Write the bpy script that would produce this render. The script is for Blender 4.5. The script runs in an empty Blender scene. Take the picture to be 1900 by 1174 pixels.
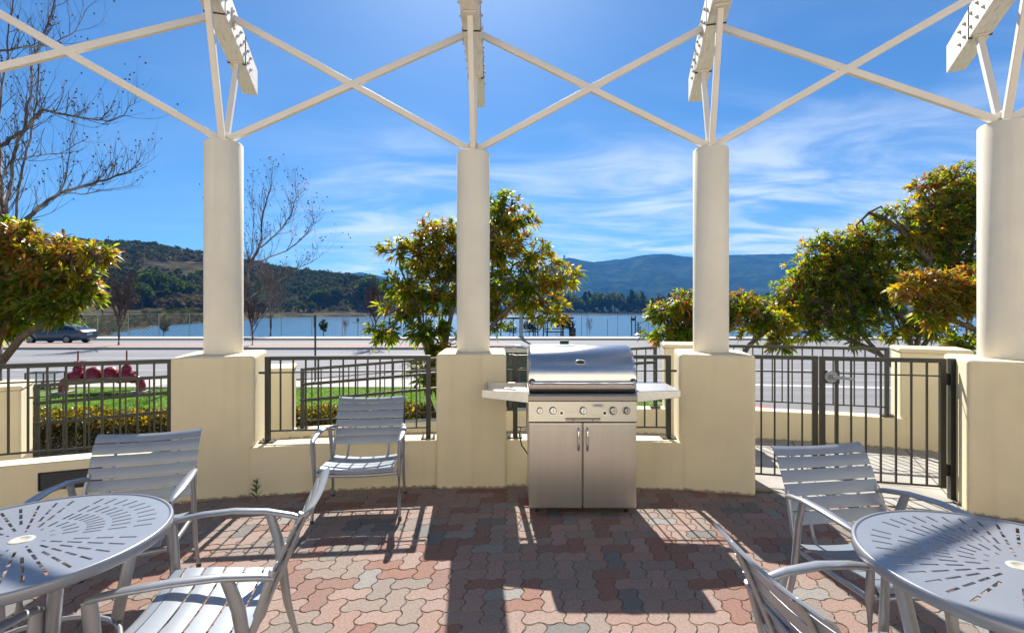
import bpy, bmesh, math, random
from mathutils import Vector, Matrix, noise
from math import sin, cos, pi, radians as R, atan2, sqrt, hypot

S = bpy.context.scene
COL = S.collection
# ------------------------------------------------------------------ camera
F, HY, CH = 930.0, 576.0, 1.6          # focal length in photo pixels, horizon row, camera height
cam_d = bpy.data.cameras.new('camera'); cam = bpy.data.objects.new('camera', cam_d); COL.objects.link(cam)
cam_d.sensor_width = 36; cam_d.lens = 36*F/1900; cam_d.shift_y = -(587-HY)/1900
cam_d.clip_start = .05; cam_d.clip_end = 30000
cam.location = (0, 0, CH); cam.rotation_euler = (R(90), 0, 0); S.camera = cam
# ------------------------------------------------------------------ sky, sun, exposure
SUN_AZ, SUN_EL = -0.085, R(42.5)       # azimuth from +Y towards +X
W = bpy.data.worlds.new('World'); S.world = W; W.use_nodes = True
nt = W.node_tree; nt.nodes.clear()
def wn(t, **k):
    n = nt.nodes.new(t)
    for a, b in k.items(): setattr(n, a, b)
    return n
sky = wn('ShaderNodeTexSky', sky_type='NISHITA', sun_disc=False, sun_elevation=SUN_EL, sun_rotation=SUN_AZ,
         altitude=200, air_density=1.0, dust_density=.12, ozone_density=3.0)
bg = wn('ShaderNodeBackground'); bg.inputs[1].default_value = .042
out = wn('ShaderNodeOutputWorld')
tc = wn('ShaderNodeTexCoord'); sep = wn('ShaderNodeSeparateXYZ'); nt.links.new(tc.outputs['Generated'], sep.inputs[0])
def wm(op, a, b=None, c=None):
    n = wn('ShaderNodeMath', operation=op)
    for i, v in enumerate((a, b, c)):
        if v is None: continue
        if hasattr(v, 'links'): nt.links.new(v, n.inputs[i])
        else: n.inputs[i].default_value = v
    return n.outputs[0]
zz = wm('MAXIMUM', sep.outputs[2], .02)
# clouds live on a flat sheet high above: direction divided by its height
zc = wm('ADD', zz, .10)
cx = wm('DIVIDE', sep.outputs[0], zc); cy = wm('DIVIDE', sep.outputs[1], zc)
cmb = wn('ShaderNodeCombineXYZ'); nt.links.new(wm('MULTIPLY', cx, .8), cmb.inputs[0]); nt.links.new(wm('MULTIPLY', cy, 1.5), cmb.inputs[1])
def wnoise(scale, det, rough, dist, off):
    mp = wn('ShaderNodeMapping'); mp.inputs['Location'].default_value = off; mp.inputs['Rotation'].default_value = (0, 0, .25)
    nt.links.new(cmb.outputs[0], mp.inputs[0])
    n = wn('ShaderNodeTexNoise'); n.inputs['Scale'].default_value = scale; n.inputs['Detail'].default_value = det
    n.inputs['Roughness'].default_value = rough; n.inputs['Distortion'].default_value = dist
    nt.links.new(mp.outputs[0], n.inputs[0]); return n.outputs[0]
def wramp(v, a, b):
    n = wn('ShaderNodeMapRange', interpolation_type='SMOOTHSTEP'); nt.links.new(v, n.inputs[0])
    n.inputs[1].default_value = a; n.inputs[2].default_value = b; return n.outputs[0]
big = wramp(wnoise(.42, 3, .5, .3, (3.1, 1.7, 0)), .30, .58)
fine = wramp(wnoise(1.3, 9, .56, .7, (7.3, 2.2, 0)), .36, .72)
low = wramp(sep.outputs[2], .44, .12)                 # cirrus thicker towards the horizon
azm = wramp(wm('ADD', sep.outputs[0], 0), -.50, -.18)  # and to the right of the lake
cl = wm('MULTIPLY', wm('MULTIPLY', fine, wm('ADD', wm('MULTIPLY', big, .8), .3)), wm('ADD', wm('MULTIPLY', wm('MULTIPLY', low, azm), .9), .08))
cl = wm('MINIMUM', cl, .85)
mix = wn('ShaderNodeMixRGB'); nt.links.new(cl, mix.inputs[0])
tint = wn('ShaderNodeMixRGB', blend_type='MULTIPLY'); tint.inputs[0].default_value = 1; tint.inputs[2].default_value = (.56, .95, 1.26, 1)
nt.links.new(sky.outputs[0], tint.inputs[1])
nt.links.new(tint.outputs[0], mix.inputs[1]); mix.inputs[2].default_value = (11.5, 12.2, 13.0, 1)
dotn = wn('ShaderNodeVectorMath', operation='DOT_PRODUCT'); nt.links.new(tc.outputs['Generated'], dotn.inputs[0])
dotn.inputs[1].default_value = (sin(SUN_AZ)*cos(SUN_EL), cos(SUN_AZ)*cos(SUN_EL), sin(SUN_EL))
au = wm('MULTIPLY', wm('POWER', wm('MAXIMUM', dotn.outputs['Value'], 0), 30), 4.0)
aur = wn('ShaderNodeVectorMath', operation='SCALE'); aur.inputs[0].default_value = (1, 1.02, 1.05); nt.links.new(au, aur.inputs['Scale'])
addn = wn('ShaderNodeVectorMath', operation='ADD'); nt.links.new(mix.outputs[0], addn.inputs[0]); nt.links.new(aur.outputs[0], addn.inputs[1])
nt.links.new(addn.outputs[0], bg.inputs[0]); nt.links.new(bg.outputs[0], out.inputs[0])
sd = bpy.data.lights.new('sun', 'SUN'); sd.energy = 5.0; sd.angle = R(.53); sd.color = (1, .95, .87)
so = bpy.data.objects.new('sun', sd); COL.objects.link(so)
tosun = Vector((sin(SUN_AZ)*cos(SUN_EL), cos(SUN_AZ)*cos(SUN_EL), sin(SUN_EL)))
so.rotation_euler = tosun.to_track_quat('Z', 'Y').to_euler(); so.location = (0, 30, 40)
S.view_settings.view_transform = 'Standard'; S.view_settings.look = 'None'; S.view_settings.gamma = 1
S.view_settings.exposure = 1.08
S.cycles.max_bounces = 8; S.cycles.diffuse_bounces = 4; S.cycles.volume_bounces = 1; S.cycles.transparent_max_bounces = 8
S.cycles.use_denoising = True
rnd = random.Random(7)

# ------------------------------------------------------------------ helpers
def px(x, y, z):
    """point at height z seen at photo pixel (x,y) - used while measuring real positions"""
    Y = (CH-z)*F/(y-HY); return Vector(((x-950)/F*Y, Y, z))
class MB:
    def __init__(s): s.v = []; s.f = []; s.m = []; s.sm = []
    def add(s, vs, fs, mi=0, smooth=False):
        o = len(s.v); s.v += [tuple(v) for v in vs]
        for f in fs: s.f.append(tuple(i+o for i in f)); s.m.append(mi); s.sm.append(smooth)
        return s
    def box(s, c, d, rz=0, mi=0):
        x, y, z = [q/2 for q in d]; M = Matrix.Rotation(rz, 3, 'Z')
        vs = [M @ Vector((a*x, b*y, e*z)) + Vector(c) for a in (-1, 1) for b in (-1, 1) for e in (-1, 1)]
        return s.add(vs, [(0,1,3,2),(4,6,7,5),(0,4,5,1),(2,3,7,6),(0,2,6,4),(1,5,7,3)], mi)
    def bar(s, a, b, w, h=None, up=(0, 0, 1), mi=0):
        a, b = Vector(a), Vector(b); h = h or w; d = (b-a).normalized()
        r = d.cross(Vector(up)); r = r.normalized() if r.length > 1e-4 else Vector((1, 0, 0)); u = r.cross(d)
        vs = [p + r*(i*w/2) + u*(j*h/2) for p in (a, b) for i, j in ((-1,-1),(1,-1),(1,1),(-1,1))]
        return s.add(vs, [(3,2,1,0),(4,5,6,7),(0,1,5,4),(1,2,6,5),(2,3,7,6),(3,0,4,7)], mi)
    def tube(s, pts, r, n=8, mi=0, ry=None, up=(0, 0, 1), cap=True, smooth=True):
        pts = [Vector(p) for p in pts]; k = len(pts)
        rs = r if isinstance(r, (list, tuple)) else [r]*k
        rys = ry if isinstance(ry, (list, tuple)) else ([ry]*k if ry else rs)
        vs = []
        for i, p in enumerate(pts):
            d = (pts[min(i+1, k-1)]-pts[max(i-1, 0)]).normalized()
            a = d.cross(Vector(up)); a = a.normalized() if a.length > 1e-3 else d.orthogonal().normalized(); b = a.cross(d)
            for j in range(n):
                t = 2*pi*(j+.5)/n; vs.append(p + a*cos(t)*rs[i] + b*sin(t)*rys[i])
        fs = [(i*n+j, i*n+(j+1) % n, (i+1)*n+(j+1) % n, (i+1)*n+j) for i in range(k-1) for j in range(n)]
        s.add(vs, fs, mi, smooth)
        if cap: s.add(vs[:n], [tuple(range(n))], mi); s.add(vs[-n:], [tuple(range(n-1, -1, -1))], mi)
        return s
    def lathe(s, c, prof, n=32, mi=0, axis='Z', smooth=True):
        vs = []
        for r, z in prof:
            for j in range(n):
                t = 2*pi*j/n; q = (r*cos(t), r*sin(t), z)
                if axis == 'Y': q = (q[0], q[2], q[1])
                if axis == 'X': q = (q[2], q[0], q[1])
                vs.append(Vector(c)+Vector(q))
        fs = [(i*n+j, i*n+(j+1) % n, (i+1)*n+(j+1) % n, (i+1)*n+j) for i in range(len(prof)-1) for j in range(n)]
        return s.add(vs, fs, mi, smooth)
    def prism(s, pts, z0, z1, mi=0):
        n = len(pts); vs = [(p[0], p[1], z0) for p in pts]+[(p[0], p[1], z1) for p in pts]
        return s.add(vs, [tuple(range(n-1, -1, -1)), tuple(range(n, 2*n))]+[(i, (i+1) % n, n+(i+1) % n, n+i) for i in range(n)], mi)
    def strip(s, rows, mi=0, smooth=True, wrap=False):
        n = len(rows[0]); vs = [p for r in rows for p in r]; m = n if wrap else n-1
        return s.add(vs, [(i*n+j, i*n+(j+1) % n, (i+1)*n+(j+1) % n, (i+1)*n+j) for i in range(len(rows)-1) for j in range(m)], mi, smooth)
    def build(s, name, mats, parent=None, bevel=0, segs=2, loc=None, solid=0):
        me = bpy.data.meshes.new(name); me.from_pydata(s.v, [], s.f)
        if not isinstance(mats, (list, tuple)): mats = [mats]
        for m in mats: me.materials.append(m)
        me.polygons.foreach_set('material_index', s.m); me.polygons.foreach_set('use_smooth', s.sm)
        me.update()
        o = bpy.data.objects.new(name, me); COL.objects.link(o)
        if parent: o.parent = parent
        if loc is not None: o.location = loc
        if solid:
            md = o.modifiers.new('solid', 'SOLIDIFY'); md.thickness = solid; md.offset = 0
        if bevel:
            md = o.modifiers.new('bevel', 'BEVEL'); md.width = bevel; md.segments = segs; md.limit_method = 'ANGLE'; md.angle_limit = R(40)
            md.harden_normals = False
        return o
def empty(name, loc, rz=0):
    o = bpy.data.objects.new(name, None); COL.objects.link(o); o.location = loc; o.rotation_euler = (0, 0, rz); o.empty_display_size = .2
    return o
def tag(o, label=None, cat=None, group=None, kind=None):
    if label: o['label'] = label
    if cat: o['category'] = cat
    if group: o['group'] = group
    if kind: o['kind'] = kind
    return o
def copy_tree(o, parent=None):
    c = o.copy(); COL.objects.link(c); c.parent = parent
    for ch in list(o.children): copy_tree(ch, c)
    return c

# ------------------------------------------------------------------ materials
def mat(name, col, rough=.6, metal=0, var=0, scale=8, bump=0, bscale=60, col2=None, spec=None, detail=6, coord='Object', stretch=None, aniso=0, cr=(.35, .65), bdist=.01):
    m = bpy.data.materials.new(name); m.use_nodes = True; t = m.node_tree; N = t.nodes; L = t.links
    b = N['Principled BSDF']; b.inputs['Base Color'].default_value = (*col, 1); b.inputs['Roughness'].default_value = rough
    b.inputs['Metallic'].default_value = metal
    if spec is not None: b.inputs['Specular IOR Level'].default_value = spec
    if aniso: b.inputs['Anisotropic'].default_value = aniso
    c = N.new('ShaderNodeTexCoord'); vec = c.outputs[coord]
    if stretch:
        mp = N.new('ShaderNodeMapping'); mp.inputs['Scale'].default_value = stretch; L.new(vec, mp.inputs[0]); vec = mp.outputs[0]
    if var or col2:
        n = N.new('ShaderNodeTexNoise'); n.inputs['Scale'].default_value = scale; n.inputs['Detail'].default_value = detail; L.new(vec, n.inputs[0])
        r = N.new('ShaderNodeValToRGB'); L.new(n.outputs[0], r.inputs[0])
        a = col; d = col2 or tuple(q*(1-var) for q in col)
        r.color_ramp.elements[0].position = cr[0]; r.color_ramp.elements[1].position = cr[1]
        r.color_ramp.elements[0].color = (*d, 1); r.color_ramp.elements[1].color = (*a, 1); L.new(r.outputs[0], b.inputs['Base Color'])
        m['ramp'] = r.name
    if bump:
        n2 = N.new('ShaderNodeTexNoise'); n2.inputs['Scale'].default_value = bscale; n2.inputs['Detail'].default_value = 5; L.new(vec, n2.inputs[0])
        bu = N.new('ShaderNodeBump'); bu.inputs['Strength'].default_value = bump; bu.inputs['Distance'].default_value = bdist
        L.new(n2.outputs[0], bu.inputs['Height']); L.new(bu.outputs[0], b.inputs['Normal'])
    return m
def island(name, stops, rough=.6, transl=0, bump=0, bscale=80, noise_amt=.15, nscale=40, tcol=None, spec=.5):
    """colour picked per connected piece of the mesh (a paver, a leaf)"""
    m = bpy.data.materials.new(name); m.use_nodes = True; t = m.node_tree; N = t.nodes; L = t.links
    b = N['Principled BSDF']; b.inputs['Roughness'].default_value = rough; b.inputs['Specular IOR Level'].default_value = spec
    g = N.new('ShaderNodeNewGeometry'); r = N.new('ShaderNodeValToRGB'); L.new(g.outputs['Random Per Island'], r.inputs[0])
    el = r.color_ramp.elements
    while len(el) < len(stops): el.new(.5)
    for e, (p, c) in zip(el, stops): e.position = p; e.color = (*c, 1)
    colo = r.outputs[0]
    if noise_amt:
        c = N.new('ShaderNodeTexCoord'); n = N.new('ShaderNodeTexNoise'); n.inputs['Scale'].default_value = nscale; n.inputs['Detail'].default_value = 8
        n.inputs['Roughness'].default_value = .7
        L.new(c.outputs['Object'], n.inputs[0]); mr = N.new('ShaderNodeMapRange'); L.new(n.outputs[0], mr.inputs[0])
        mr.inputs[1].default_value = .3; mr.inputs[2].default_value = .7; mr.inputs[3].default_value = 1-noise_amt; mr.inputs[4].default_value = 1+noise_amt
        mx = N.new('ShaderNodeVectorMath'); mx.operation = 'SCALE'; L.new(colo, mx.inputs[0]); L.new(mr.outputs[0], mx.inputs['Scale']); colo = mx.outputs[0]
        if bump:
            bu = N.new('ShaderNodeBump'); bu.inputs['Strength'].default_value = bump; bu.inputs['Distance'].default_value = .004
            n2 = N.new('ShaderNodeTexNoise'); n2.inputs['Scale'].default_value = bscale; n2.inputs['Detail'].default_value = 6; L.new(c.outputs['Object'], n2.inputs[0])
            L.new(n2.outputs[0], bu.inputs['Height']); L.new(bu.outputs[0], b.inputs['Normal'])
    L.new(colo, b.inputs['Base Color'])
    if transl:
        tr = N.new('ShaderNodeBsdfTranslucent'); ms = N.new('ShaderNodeMixShader'); ms.inputs[0].default_value = transl
        sc = N.new('ShaderNodeMixRGB'); sc.blend_type = 'MULTIPLY'; sc.inputs[0].default_value = 1; L.new(colo, sc.inputs[1]); sc.inputs[2].default_value = (*(tcol or (3, 2.6, .8)), 1)
        L.new(sc.outputs[0], tr.inputs[0]); L.new(b.outputs[0], ms.inputs[1]); L.new(tr.outputs[0], ms.inputs[2])
        L.new(ms.outputs[0], N['Material Output'].inputs[0])
    return m
def stucco_mat(name, col):
    """painted stucco: fine sand bump, faint mottling, brown dirt splashed along the foot"""
    m = mat(name, col, .85, bump=.55, bscale=260, bdist=.003, spec=.25); t = m.node_tree; N = t.nodes; L = t.links
    c = N.new('ShaderNodeTexCoord')
    n = N.new('ShaderNodeTexNoise'); n.inputs['Scale'].default_value = 1.7; n.inputs['Detail'].default_value = 8; n.inputs['Roughness'].default_value = .6
    g = N.new('ShaderNodeNewGeometry'); L.new(g.outputs['Position'], n.inputs[0])
    r = N.new('ShaderNodeMapRange'); L.new(n.outputs[0], r.inputs[0]); r.inputs[1].default_value = .3; r.inputs[2].default_value = .75; r.inputs[3].default_value = .89; r.inputs[4].default_value = 1.05
    base = N.new('ShaderNodeVectorMath'); base.operation = 'SCALE'; base.inputs[0].default_value = col; L.new(r.outputs[0], base.inputs['Scale'])
    # vertical rain streaks
    mp = N.new('ShaderNodeMapping'); mp.inputs['Scale'].default_value = (9, 9, .35); L.new(g.outputs['Position'], mp.inputs[0])
    n3 = N.new('ShaderNodeTexNoise'); n3.inputs['Scale'].default_value = 1; n3.inputs['Detail'].default_value = 4; L.new(mp.outputs[0], n3.inputs[0])
    r3 = N.new('ShaderNodeMapRange'); L.new(n3.outputs[0], r3.inputs[0]); r3.inputs[1].default_value = .55; r3.inputs[2].default_value = .8; r3.inputs[3].default_value = 0; r3.inputs[4].default_value = .22
    st = N.new('ShaderNodeMixRGB'); L.new(r3.outputs[0], st.inputs[0]); L.new(base.outputs[0], st.inputs[1]); st.inputs[2].default_value = (.42, .36, .26, 1)
    s = N.new('ShaderNodeSeparateXYZ'); L.new(g.outputs['Position'], s.inputs[0])
    n2 = N.new('ShaderNodeTexNoise'); n2.inputs['Scale'].default_value = 26; n2.inputs['Detail'].default_value = 8; L.new(g.outputs['Position'], n2.inputs[0])
    a = N.new('ShaderNodeMath'); a.operation = 'MULTIPLY_ADD'; L.new(n2.outputs[0], a.inputs[0]); a.inputs[1].default_value = -.07; L.new(s.outputs[2], a.inputs[2])
    dm = N.new('ShaderNodeMapRange'); L.new(a.outputs[0], dm.inputs[0]); dm.inputs[1].default_value = -.030; dm.inputs[2].default_value = -.012; dm.inputs[3].default_value = .75; dm.inputs[4].default_value = 0
    dx = N.new('ShaderNodeMixRGB'); L.new(dm.outputs[0], dx.inputs[0]); L.new(st.outputs[0], dx.inputs[1]); dx.inputs[2].default_value = (.16, .11, .07, 1)
    L.new(dx.outputs[0], N['Principled BSDF'].inputs['Base Color'])
    return m
M = {}
M['stucco'] = stucco_mat('cream_stucco', (.77, .67, .45))
M['column'] = stucco_mat('pale_column_paint', (.80, .735, .60))
M['steel_white'] = mat('white_painted_steel', (.74, .68, .60), .5, var=.06, scale=3, bump=.1, bscale=90, bdist=.002)
M['wood_white'] = mat('white_painted_timber', (.78, .75, .70), .7, col2=(.64, .58, .50), scale=7, bump=.9, bscale=14, stretch=(9, 1, 9), cr=(.30, .52), bdist=.01)
M['rail'] = mat('dark_olive_paint', (.036, .037, .026), .38, var=.25, scale=12)
M['bolt'] = mat('painted_bolt', (.48, .42, .34), .7)
M['alum'] = mat('silver_paint', (.37, .38, .40), .32, .55, var=.06, scale=20, bump=.05, bscale=400, bdist=.001)
M['strap'] = mat('silver_slat', (.29, .32, .36), .34, .25, var=.05, scale=15)
M['tabletop'] = mat('silver_tabletop', (.29, .31, .35), .34, .35, var=.07, scale=6)
M['plug'] = mat('umbrella_plug', (.42, .40, .34), .5)
M['black'] = mat('black_plastic', (.012, .012, .012), .5)
M['rubber'] = mat('grey_rubber', (.06, .06, .06), .7)
M['steel'] = mat('brushed_stainless', (.68, .66, .63), .27, 1, var=.06, scale=6, stretch=(1, 1, 60), bump=.06, bscale=20, aniso=.7, bdist=.001)
M['steel_door'] = mat('brushed_stainless_doors', (.72, .72, .65), .36, 1, var=.05, scale=3, stretch=(8, 8, .5), bump=.02, bscale=20, aniso=.6, bdist=.001)
M['chrome'] = mat('chrome', (.75, .75, .75), .08, 1)
M['shelf'] = mat('brushed_shelf', (.52, .51, .49), .33, 1, var=.10, scale=4, stretch=(1, 30, 1))
M['knob'] = mat('dull_chrome', (.40, .40, .40), .22, 1)
M['dirt'] = mat('joint_sand', (.15, .12, .05), .95, col2=(.09, .10, .03), scale=5, bump=.6, bscale=150)
M['paver'] = island('concrete_pavers', [(0, (0.231, 0.130, 0.101)), (.12, (0.273, 0.184, 0.150)), (.26, (0.218, 0.134, 0.107)), (.34, (0.274, 0.199, 0.165)), (.50, (0.243, 0.192, 0.162)), (.66, (0.288, 0.204, 0.170)), (.78, (0.219, 0.182, 0.156)), (.90, (0.159, 0.152, 0.141)), (.96, (0.233, 0.222, 0.204))], .88, bump=.5, bscale=170, noise_amt=.30, nscale=70, spec=.25)
M['paver'].node_tree.nodes['Color Ramp'].color_ramp.interpolation = 'CONSTANT'
M['concrete'] = mat('pale_concrete', (.46, .43, .38), .9, var=.18, scale=5, bump=.3, bscale=120, bdist=.003)
M['walk'] = mat('walkway_concrete', (.40, .375, .33), .9, var=.25, scale=3, bump=.3, bscale=120, bdist=.003)
M['asphalt'] = mat('grey_asphalt', (.215, .21, .22), .9, var=.30, scale=1.2, bump=.3, bscale=60, stretch=(.05, 1, 1), cr=(.3, .7), detail=10)
M['paint'] = mat('white_road_paint', (.62, .61, .58), .7, var=.3, scale=3)
M['redpaint'] = mat('red_curb_paint', (.42, .08, .06), .7, var=.3, scale=3)
M['lawn_soil'] = mat('lawn_base', (.11, .20, .018), .95, col2=(.075, .15, .012), scale=1.5, bump=.8, bscale=60, bdist=.03)
M['soil'] = mat('dry_soil', (.20, .15, .10), .95, col2=(.12, .10, .055), scale=.7, bump=.5, bscale=10, bdist=.05)
M['median'] = mat('brick_median', (.33, .22, .18), .9, var=.25, scale=3)
M['ground'] = mat('far_ground', (.13, .125, .06), .95, col2=(.10, .075, .045), scale=.02, detail=12)
M['green_box'] = mat('green_cabinet_paint', (.045, .085, .09), .5, var=.1)
M['green_dark'] = mat('dark_green_paint', (.03, .08, .055), .5)
M['greenery'] = mat('dark_leaf', (.05, .08, .02), .7)
M['bark'] = mat('brown_bark', (.17, .125, .09), .9, col2=(.09, .065, .045), scale=14, stretch=(1, 1, .3), bump=.8, bscale=30)
M['bark_pale'] = mat('pale_mottled_bark', (.36, .31, .27), .9, col2=(.13, .09, .075), scale=1.5, cr=(.46, .56))
M['twig'] = mat('purple_twigs', (.085, .040, .036), .9, col2=(.06, .03, .03), scale=2)
M['twig_grey'] = mat('grey_twigs', (.20, .16, .14), .9)
M['pod'] = mat('seed_ball', (.09, .045, .02), .9)
M['leaf_g'] = island('green_leaves', [(0, (.028, .052, .008)), (.4, (.055, .09, .010)), (.75, (.11, .135, .014)), (1, (.20, .18, .02))], .30, transl=.6, noise_amt=0, tcol=(3.4, 3.3, .6))
M['leaf_y'] = island('yellow_leaves', [(0, (.13, .14, .012)), (.45, (.21, .18, .016)), (.8, (.26, .17, .02)), (.95, (.25, .11, .02))], .4, transl=.62, noise_amt=0, tcol=(2.7, 2.8, .6))
M['leaf_r'] = island('rust_leaves', [(0, (.16, .13, .02)), (.4, (.22, .145, .025)), (.75, (.25, .13, .022)), (.96, (.26, .05, .02))], .4, transl=.45, noise_amt=0, tcol=(2.4, 2.2, 1))
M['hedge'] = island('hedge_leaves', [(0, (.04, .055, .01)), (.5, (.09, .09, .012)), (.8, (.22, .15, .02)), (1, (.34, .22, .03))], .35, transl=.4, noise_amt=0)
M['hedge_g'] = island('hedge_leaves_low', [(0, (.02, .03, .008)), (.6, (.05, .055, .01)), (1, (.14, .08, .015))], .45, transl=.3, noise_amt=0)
M['grass'] = island('grass_blades', [(0, (.07, .14, .008)), (.6, (.12, .22, .014)), (1, (.19, .28, .03))], .55, transl=.4, noise_amt=0, tcol=(2, 2.2, 1))
M['far_tree'] = island('far_foliage', [(0, (.022, .034, .012)), (.5, (.036, .048, .016)), (.8, (.05, .055, .022)), (1, (.07, .055, .035))], .9, spec=.02, transl=.3, tcol=(1.6, 1.8, .8), noise_amt=.4, nscale=.5)
M['red'] = mat('dark_red_enamel', (.34, .012, .026), .35, var=.2, scale=9)
M['car'] = mat('slate_blue_car_paint', (.085, .10, .13), .3, .2)
M['glass'] = mat('dark_glass', (.02, .025, .03), .05)
M['tyre'] = mat('tyre', (.015, .015, .015), .8)
M['rim'] = mat('wheel_rim', (.2, .2, .21), .35, .8)
M['tail'] = mat('tail_lamp', (.5, .01, .02), .2)
M['dark_metal'] = mat('dark_weathered_metal', (.05, .045, .04), .6)
M['grey_metal'] = mat('grey_galvanised_steel', (.30, .32, .34), .5, .4)
M['sign'] = mat('white_enamel_plate', (.62, .62, .58), .4)
M['ink'] = mat('black_ink', (.02, .02, .02), .6)

# ================================================================== SETTING
GZ = -.85                                    # street level below the patio
CC = Vector((.12, -5.2)); RI = 9.75; RO = 11.8
def arc(a, r, z=0): return Vector((CC.x+r*sin(a), CC.y+r*cos(a), z))
# inner pedestals: front centre x, y and rotation
PED = [(-4.515, 3.373, -.60), (-2.525, 4.238, -.322), (-.367, 4.513, -.029), (1.80, 4.404, .248), (3.865, 3.80, .509), (5.70, 2.63, .80)]
PW, PD, PH, CR, COFF, CTOP = .632, .72, 1.21, .160, .385, 3.135

# --- patio paving: every paver a real wavy block in one sheet
def edge(t):   # profile of a paver side over one module
    P = [(0, 0), (.13, .085), (.36, .085), (.64, -.085), (.87, -.085), (1, 0)]
    for (a, b), (c, d) in zip(P, P[1:]):
        if t <= c+1e-9: return b+(d-b)*(t-a)/(c-a)
TS = (0, .13, .36, .64, .87)
MOD = .1083; X0, Y0 = -1.023, 2.887
def paver_outline(c, r, w, h):
    """corner lattice coordinates (c,r) counted in modules, r towards camera; closed outline"""
    pts = []
    for i in range(w): pts += [(c+i+t, r+edge(t)) for t in TS]
    for j in range(h): pts += [(c+w+edge(t), r+j+t) for t in TS]
    for i in range(w): pts += [(c+w-i-t, r+h+edge(1-t)) for t in TS]
    for j in range(h): pts += [(c+edge(1-t), r+h-j-t) for t in TS]
    return pts
pv = MB()
for r in range(-26, 40):
    for c in range(-62, 70):
        k = (c-r) % 4
        if k == 0: w, h = 2, 1
        elif k == 3: w, h = 1, 2
        else: continue
        X = X0+(c+w/2)*MOD; Y = Y0-(r+h/2)*MOD
        if hypot(X-CC.x, Y-CC.y) > RI+.10 or Y < -1.2: continue
        o = paver_outline(c, r, w, h); n = len(o)
        dz = rnd.uniform(-.0012, .0012); tx, ty = rnd.uniform(-.006, .006), rnd.uniform(-.006, .006)
        cxm, cym = c+w/2, r+h/2
        rows = []
        for ins, z in ((.015, -.03), (.015, -.0035), (.024, -.0008), (.045, .0)):
            row = []
            for (a, b) in o:
                da, db = a-cxm, b-cym
                a2 = cxm+da*(1-ins/(w/2)); b2 = cym+db*(1-ins/(h/2))
                row.append((X0+a2*MOD, Y0-b2*MOD, z+dz+tx*da*MOD+ty*db*MOD))
            rows.append(row)
        base = len(pv.v)
        pv.strip(rows, wrap=True, smooth=True)
        pv.f.append(tuple(base+3*n+i for i in range(n-1, -1, -1))); pv.m.append(0); pv.sm.append(False)
tag(pv.build('patio_paving', M['paver']), kind='structure')
jt = MB(); jt.prism([arc(-1.3+2.6*i/60, RI+.14)[:2] for i in range(61)]+[(12, -1.3), (-12, -1.3)], -.10, -.0065)
tag(jt.build('paving_bed', M['dirt']), kind='structure')
tr = MB(); tr.prism([(-30, -1.3), (30, -1.3), (30, -9), (-30, -9)], -.12, -.004)
tag(tr.build('rear_patio', mat('rear_patio_concrete', (.60, .54, .45), .9, var=.15, scale=3)), kind='structure')
# --- curved walkway outside the patio wall, falling away to the left as a ramp
def wz(a): return 0.0 if a > -.04 else max(-.65, (a+.04)*1.15)
rows = []
for i in range(121):
    a = -.95+1.9*i/120
    z = wz(a)+.006
    rows.append([arc(a, RI+.20, z-.2), arc(a, RI+.02 if a > .235 and a < .38 else RI+.20, z), arc(a, RI+.62, z), arc(a, RO+.1, z), arc(a, RO+.12, -1.0)])
wk = MB(); wk.strip(rows, smooth=False)
tag(wk.build('walkway', M['walk']), kind='structure')
jl = MB()
for a in (.262, .36, .46, .16, .06):
    jl.prism([arc(a-.0004, RI+.05)[:2], arc(a+.0004, RI+.05)[:2], arc(a+.022, RO)[:2], arc(a+.0212, RO)[:2]], .0075, .0105)
rr = [[arc(.2+.3*i/30, RI+.60, .0085), arc(.2+.3*i/30, RI+.606, .0085)] for i in range(31)]; jl.strip(rr, smooth=False)
tag(jl.build('walkway_joints', mat('joint_dark', (.10, .08, .06), .9)), kind='structure')

# --- far terrain as one heightfield around the patio, right out to the horizon
def interp(tab, x):
    if x <= tab[0][0]: return tab[0][1]
    for (a, b), (c, d) in zip(tab, tab[1:]):
        if x <= c:
            t = (x-a)/(c-a); t = t*t*(3-2*t)*.5+t*.5; return b+(d-b)*t
    return tab[-1][1]
def ss(a, b, x): t = min(1, max(0, (x-a)/(b-a))); return t*t*(3-2*t)
LZ = -3.4                                    # lake level
# everything below is keyed by slope s = X/Y (compass bearing)
def sp(x): return (x-950)/F
SHORE = [(sp(a), b) for a, b in ((-900, 62), (-200, 62), (100, 70), (190, 95), (240, 130), (330, 175), (420, 230), (470, 330), (520, 390), (640, 420), (760, 520), (900, 640), (1250, 640), (2300, 700))]
HILL = [(sp(a), (576-b)/F) for a, b in ((-900, 445), (-300, 432), (0, 436), (130, 456), (200, 461), (270, 468), (330, 474), (390, 482), (450, 492), (520, 503), (560, 508), (610, 511), (650, 517), (690, 528), (725, 546), (770, 566), (830, 577), (900, 580))]
MOUNT = [(sp(a), (576-b)/F) for a, b in ((300, 530), (560, 520), (620, 514), (655, 507), (668, 505), (700, 511), (735, 520), (800, 530), (900, 525), (980, 505), (1015, 492), (1033, 481), (1057, 478), (1080, 483), (1101, 486), (1150, 481), (1205, 472), (1235, 471), (1281, 477), (1357, 473), (1445, 471), (1504, 471), (1560, 476), (1650, 486), (1800, 492), (2300, 500))]
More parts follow.
